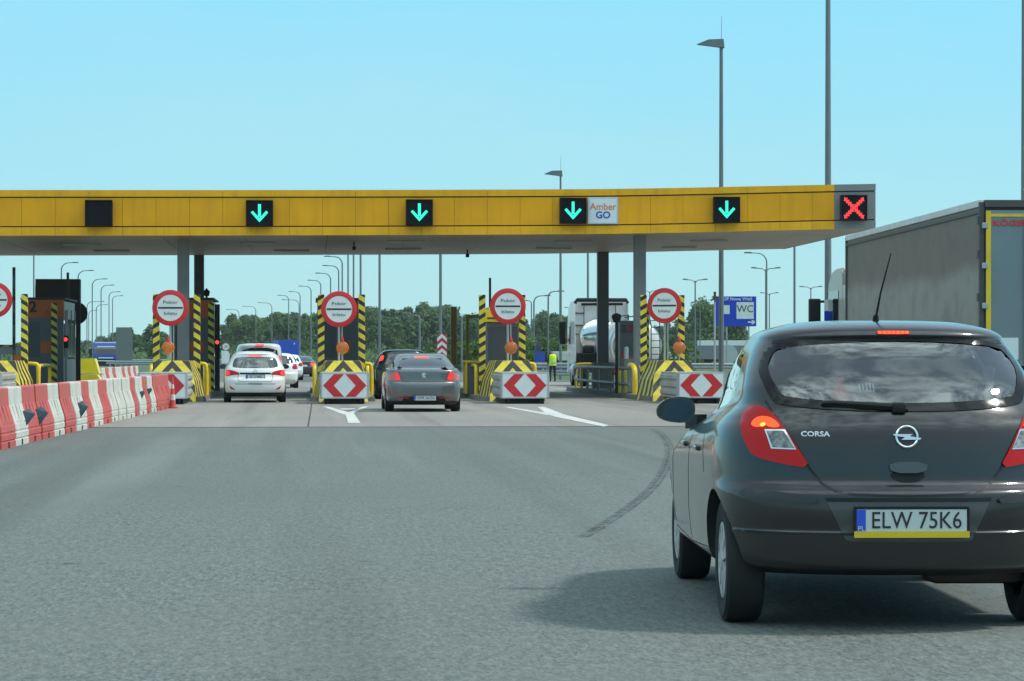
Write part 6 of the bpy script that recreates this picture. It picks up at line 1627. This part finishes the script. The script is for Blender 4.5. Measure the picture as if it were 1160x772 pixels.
# ------------------------------------------------------------------ the worker
def person():
    p = at(626, 138)
    root = thing('person', 'worker in a yellow high visibility vest and dark trousers standing by the steel barrier', 'person', (p.x, p.y, 0), .15)
    V = [(0, 0, .92), (0, 0, 1.15), (0, .01, 1.36), (0, .01, 1.47), (0, .02, 1.56), (0, .03, 1.66),
         (-.10, 0, .88), (-.12, .02, .48), (-.12, -.02, .09), (-.12, .12, .035), (.10, 0, .88), (.13, .05, .48), (.14, .02, .09), (.14, .16, .035),
         (-.19, .0, 1.39), (-.25, -.02, 1.12), (-.23, .12, .92), (-.22, .16, .84), (.19, .0, 1.39), (.26, -.02, 1.12), (.20, .16, 1.0), (.17, .22, .94)]
    E = [(0, 1), (1, 2), (2, 3), (3, 4), (4, 5), (0, 6), (6, 7), (7, 8), (8, 9), (0, 10), (10, 11), (11, 12), (12, 13), (2, 14), (14, 15), (15, 16), (16, 17), (2, 18), (18, 19), (19, 20), (20, 21)]
    R = [.15, .14, .15, .06, .09, .085, .10, .068, .045, .04, .10, .068, .045, .04, .065, .047, .036, .032, .065, .047, .036, .032]
    for base, dz in ((17, (0, .04, -.07)), (21, (-.03, .06, -.05))):
        b_ = V[base]
        for k in range(5):
            o = (k - 2) * .018
            i = len(V); ln = (.55, .9, 1.0, .95, .75)[k]
            V.append((b_[0] + o, b_[1] + dz[1] * .5 * ln, b_[2] + dz[2] * .5 * ln)); V.append((b_[0] + o * 1.2, b_[1] + dz[1] * ln, b_[2] + dz[2] * 1.1 * ln))
            E += [(base, i), (i, i + 1)]; R += [.009, .008]
    me = bpy.data.meshes.new('body'); me.from_pydata(V, E, []); ob = bpy.data.objects.new('body', me); COL.objects.link(ob)
    md = ob.modifiers.new('skin', 'SKIN'); ob.modifiers.new('sub', 'SUBSURF').levels = 2
    for i, sv in enumerate(me.skin_vertices[0].data): sv.radius = (R[i], R[i] * (.72 if i < 3 else 1)); sv.use_root = (i == 0)
    bpy.context.view_layer.update()
    m2 = bpy.data.meshes.new_from_object(ob.evaluated_get(bpy.context.evaluated_depsgraph_get()))
    bpy.data.objects.remove(ob)
    m2.materials.clear()
    for m in (mat('work_trousers', (.012, .014, .02), .85), mat('skin', (.45, .26, .18), .6), mat('work_jacket', (.02, .025, .04), .85)): m2.materials.append(m)
    for f in m2.polygons:
        z = f.center.z; hand = min((f.center - Vector(V[17])).length, (f.center - Vector(V[21])).length) < .12
        f.material_index = 1 if (z > 1.46 or hand) else (2 if z > .93 else 0); f.use_smooth = True
    o = bpy.data.objects.new('body', m2); COL.objects.link(o); o.parent = root
    mb = MB()
    rings = [(.86, .205, .145), (1.0, .20, .15), (1.2, .21, .155), (1.34, .225, .15), (1.42, .19, .12), (1.46, .10, .09)]
    n_ = 24; VV = [(a * math.cos(2 * PI * k / n_), b_ * math.sin(2 * PI * k / n_), z) for z, a, b_ in rings for k in range(n_)]
    mb.add(VV, [(j * n_ + k, j * n_ + (k + 1) % n_, (j + 1) * n_ + (k + 1) % n_, (j + 1) * n_ + k) for j in range(5) for k in range(n_)], 0, True)
    v_ = mb.build('vest', mat('hi_vis_yellow', (.50, .72, .02), .6, emit=(.5, .75, .02), estr=0.0), root)
    mb = MB(); mb.lathe([(.212, .98), (.216, 1.0), (.216, 1.04), (.212, 1.06)], 'z', (0, 0, 0), 24); q = mb.build('reflective_band', alu, v_); q.scale = (1, .75, 1)
    MB().lathe([(.001, 1.79), (.07, 1.77), (.098, 1.72), (.102, 1.68), (.10, 1.66)], 'z', (0, .03, 0), 20).build('cap', mat('cap_cloth', (.02, .03, .06), .8), root)
    for sx in (-.035, .035): MB().lathe([(.001, .012), (.012, 0), (.001, -.012)], 'y', (sx, .115, 1.645), 10).build('eye', black, root)
    MB().prism([(-.02, 1.595), (.02, 1.595), (.0, 1.64)], 'y', .10, .135).build('nose', MATS['skin'], root)
person()

# odds and ends by the left edge
p = at(22, 84)
t_ = thing('control_cabinet', 'rusty orange cabinet with grey pipe left of the numbered booth', 'cabinet', (p.x, p.y, .15))
MB().box((0, .3, .62), (.36, .6, 1.24), ch=.02).build('body', orange_pan, t_)
MB().cyl((-.24, .1, 0), (-.24, .1, 1.2), .06).build('pipe', steel, t_)
p = at(11, 97); k = 97 / FPX
t_ = thing('gate_beam', 'grey gate beam with yellow green striped edge left of the numbered booth', 'gate', (p.x, p.y, 0), -YAW)
MB().box((0, 0, hz(397, 97)), (28 * k, .2, 9 * k), ch=.02).build('beam', booth_light, t_)
MB().box((0, -.02, hz(391.8, 97)), (28 * k, .26, 2.2 * k)).build('edge', stripe_up, t_)
for sx in (-11, 11): MB().box((sx * k, .05, hz(400, 97) / 2), (.14, .14, hz(400, 97))).build('post', steel, t_)
p = at(13, 102)
t_ = thing('cable_drum', 'black covered machine under the gate beam at the left edge', 'machine', (p.x, p.y, 0), .3)
mb = MB(); mb.prism(chaikin([(-.5, 0), (.55, 0), (.6, .5), (.3, 1.0), (-.1, 1.15), (-.45, .8)], 2), 'y', -.3, .5); mb.build('cover', black, t_)
MB().cyl((.25, -.32, .3), (.25, -.42, .3), .18, n=20).build('wheel', steel, t_)

# ------------------------------------------------------------------ trees
def leaf_mat(name, c0, c1, rough=.7):
    m = bpy.data.materials.new(name); m.use_nodes = True
    n, l = m.node_tree.nodes, m.node_tree.links
    b = n['Principled BSDF']; b.inputs['Roughness'].default_value = rough; b.inputs['Specular IOR Level'].default_value = .25
    t = n.new('ShaderNodeTexCoord'); oi = n.new('ShaderNodeObjectInfo'); nz = n.new('ShaderNodeTexNoise'); nz.inputs['Scale'].default_value = .8; nz.inputs['Detail'].default_value = 4
    l.new(t.outputs['Object'], nz.inputs['Vector'])
    s = math_node(n, l, 'ADD', math_node(n, l, 'MULTIPLY', nz.outputs['Fac'], .8), math_node(n, l, 'MULTIPLY', oi.outputs['Random'], .5))
    r = n.new('ShaderNodeMapRange'); l.new(s, r.inputs[0]); r.inputs[1].default_value = .35; r.inputs[2].default_value = .95
    mx = n.new('ShaderNodeMix'); mx.data_type = 'RGBA'; l.new(r.outputs[0], mx.inputs[0]); mx.inputs[6].default_value = rgb(c0); mx.inputs[7].default_value = rgb(c1)
    l.new(mx.outputs[2], b.inputs['Base Color'])
    tr = n.new('ShaderNodeBsdfTranslucent'); l.new(mx.outputs[2], tr.inputs[0])
    ms = n.new('ShaderNodeMixShader'); ms.inputs[0].default_value = .25; l.new(b.outputs[0], ms.inputs[1]); l.new(tr.outputs[0], ms.inputs[2]); l.new(ms.outputs[0], n['Material Output'].inputs['Surface'])
    MATS[name] = m
    return m
lf_dark = leaf_mat('wood_leaves', (.048, .098, .044), (.115, .185, .07))
lf_brt = leaf_mat('bright_leaves', (.055, .12, .025), (.12, .20, .05))
bark = mat('bark', (.07, .055, .045), .9, var=.2, vscale=2)
def crown_mesh(rs, H, base, R, shape, nblob, nleaf, size):
    mb = MB()
    for _ in range(nblob):
        t = rs.random() ** .8; z = base + (H - base) * t
        prof = {'round': math.sin(PI * min(1, .18 + .80 * t)) ** .7, 'pine': (1 - t) ** .6 * .9 + .12, 'oval': math.sin(PI * (.12 + .83 * t)) ** .55 * .85}[shape]
        a = rs.uniform(0, 2 * PI); q = R * prof * rs.random() ** .5 * .85
        c = Vector((q * math.cos(a), q * math.sin(a), z)); br = R * rs.uniform(.20, .36)
        for _ in range(nleaf):
            dd = Vector((rs.gauss(0, 1), rs.gauss(0, 1), rs.gauss(0, .8))).normalized()
            pnt = c + dd * br * rs.random() ** .4
            s_ = size * rs.uniform(.6, 1.3)
            nn = (dd + Vector((rs.gauss(0, .6), rs.gauss(0, .6), rs.gauss(.3, .6)))).normalized()
            u_ = nn.orthogonal().normalized(); w_ = nn.cross(u_); th = rs.uniform(0, PI)
            e1 = (u_ * math.cos(th) + w_ * math.sin(th)) * s_; e2 = (w_ * math.cos(th) - u_ * math.sin(th)) * s_ * .6
            mb.add([pnt - e1, pnt - e2 * .9 + e1 * .1, pnt + e1, pnt + e2], [(0, 1, 2, 3)])
    return mb
def make_tree(seed, H, R, shape, base, label, cat='tree', lm=None, nb=46, nl=48, size=.34, name='tree'):
    rs = random.Random(seed)
    t_ = thing(name, label, cat)
    crown_mesh(rs, H, base, R, shape, nb, nl, size).build('crown', lm or lf_dark, t_, recalc=False)
    mb = MB(); mb.tube([(0, 0, 0), (.05, .03, H * .3), (-.04, .05, H * .6), (0, 0, H * .9)], .02 * H, 7, r_end=.004 * H)
    for _ in range(6):
        a = rs.uniform(0, 2 * PI); z = rs.uniform(base * .8, H * .7)
        mb.tube([(0, 0, z), (math.cos(a) * R * .35, math.sin(a) * R * .35, z + .5), (math.cos(a) * R * .75, math.sin(a) * R * .75, z + 1.3)], .008 * H, 5, r_end=.002 * H)
    mb.build('trunk', bark, t_)
    return t_
rs = random.Random(5)
protos = [make_tree(1, 12, 3.6, 'round', 2.2, 'x'), make_tree(2, 12, 3.0, 'oval', 1.6, 'x'), make_tree(3, 12, 2.7, 'pine', 2.0, 'x'), make_tree(4, 12, 4.0, 'round', 1.5, 'x')]
used = [False] * 4
TOPS = [(-60, 392), (20, 390), (60, 388), (85, 379), (110, 383), (128, 378), (137, 373), (150, 373), (162, 385), (170, 374), (183, 374), (195, 388), (240, 390), (250, 378), (262, 355), (280, 354), (300, 357), (330, 354), (360, 353), (400, 352), (414, 347), (435, 351), (455, 353), (475, 343), (490, 346), (512, 345), (530, 353), (560, 357), (600, 361), (618, 353), (640, 356), (665, 358), (700, 368), (765, 366), (782, 356), (798, 344), (812, 349), (826, 358), (842, 370), (862, 384), (900, 396), (1000, 398), (1200, 396)]
def top_of(px): return pchip([q[0] for q in TOPS], [q[1] for q in TOPS], px)
n_t = 0
for row, (Z, dpx, drop) in enumerate(((640, 11, 0), (600, 11.5, 3), (560, 13, 9))):
    px = -50 + row * 5
    while px < 905:
        q = px + rs.uniform(-4, 4); y = top_of(q) + drop + rs.uniform(-2, 5)
        h = hz(y, Z)
        if h > 3.0:
            k = rs.randrange(4); p = at(q, Z)
            o = place(protos[k], not used[k], (p.x, p.y + rs.uniform(-8, 8), -.3), rs.uniform(0, 6.28), 'dark green tree in the wood behind the toll plaza', 'trees of the wood behind the plaza')
            used[k] = True
            s_ = h / 12; sw = max(.75, min(1.25, s_)) * rs.uniform(.85, 1.15)
            o.scale = (sw, sw, s_)
        px += dpx * rs.uniform(.75, 1.25) * (1.0 if top_of(px) < 375 else 1.3)
for i, ok in enumerate(used):
    if not ok:
        for c in list(protos[i].children): bpy.data.objects.remove(c)
        bpy.data.objects.remove(protos[i])
p = at(798, 470)
o = make_tree(21, hz(343, 470), 4.1, 'round', 1.5, 'large round dark tree behind the blue road sign', nb=60, nl=60, size=.32)
o.location = (p.x, p.y, 0)
p = at(833, 480)
o = make_tree(22, hz(358, 480), 3.6, 'round', 1.2, 'lower dark tree just right of the large round one behind the blue road sign', nb=46, nl=55, size=.32)
o.location = (p.x, p.y, 0)
p = at(172, 470)
o = make_tree(23, hz(371, 470), 2.3, 'oval', 1.5, 'single taller oval tree just left of the round sign by the grey column', nb=30, nl=50, size=.3)
o.location = (p.x, p.y, 0)
# brighter bushes nearer the plaza
bushes = [make_tree(31 + i, 3.2, 1.9, 'round', .2, 'x', 'bush', lf_brt, 26, 60, .15, 'bush') for i in range(2)]
for i, (px, Z, y, w) in enumerate(((519, 235, 391, 1.0), (527, 240, 388, 1.0), (537, 238, 390, 1.1), (546, 245, 386, 1.1), (556, 250, 390, 1.0), (590, 255, 388, 1.0), (601, 258, 386, 1.1), (612, 262, 384, 1.2), (623, 265, 387, 1.2), (636, 262, 389, 1.2), (648, 260, 391, 1.0), (456, 250, 393, .7), (466, 255, 394, .6), (487, 240, 395, .8), (768, 330, 388, 1.0), (752, 335, 390, 1.1), (780, 340, 389, .9))):
    p = at(px, Z); h = hz(y, Z)
    where = 'behind the gate posts and the ticket kiosk' if px < 570 and px > 500 else ('behind the worker in the yellow vest' if px < 660 and px > 570 else ('behind the people carrier' if px < 500 else 'left of the big round tree'))
    o = place(bushes[i % 2], i < 2, (p.x, p.y, -.1), rs.uniform(0, 6), 'bright green bush ' + where, 'bushes ' + where)
    o.scale = (w * 1.1, w * 1.1, h / 3.2)
# undergrowth along the foot of the wood
mb = MB(); rs2 = random.Random(9)
for i in range(9000):
    px = rs2.uniform(-80, 960); Z = rs2.uniform(500, 548); p = at(px, Z)
    z = abs(rs2.gauss(0, 1.1)) + .05; s_ = rs2.uniform(.4, .9)
    a = rs2.uniform(0, PI); b_ = rs2.uniform(-.7, .7)
    u_ = Vector((math.cos(a), math.sin(a) * .4, b_)) * s_; w_ = Vector((-math.sin(a) * .5, math.cos(a) * .3, .8)) * s_ * .6
    c = Vector((p.x, p.y, z)); mb.add([c - u_, c - w_, c + u_, c + w_], [(0, 1, 2, 3)])
tag(mb.build('undergrowth', lf_dark, recalc=False), 'dark green undergrowth along the foot of the wood', 'undergrowth', kind='stuff')

# ------------------------------------------------------------------ humid air over the whole place
hm = bpy.data.materials.new('humid_air'); hm.use_nodes = True
hn, hl = hm.node_tree.nodes, hm.node_tree.links
hn.clear()
ho = hn.new('ShaderNodeOutputMaterial'); hv = hn.new('ShaderNodeVolumePrincipled')
hv.inputs['Color'].default_value = (0.80, 0.93, 0.95, 1); hv.inputs['Density'].default_value = HAZE
hl.new(hv.outputs[0], ho.inputs['Volume'])
mb = MB().box((0, 500, 13.5), (1500, 1240, 30.0)); hz_o = mb.build('haze', hm)
tag(hz_o, 'thin pale haze in the air over the plaza', 'haze', kind='stuff')
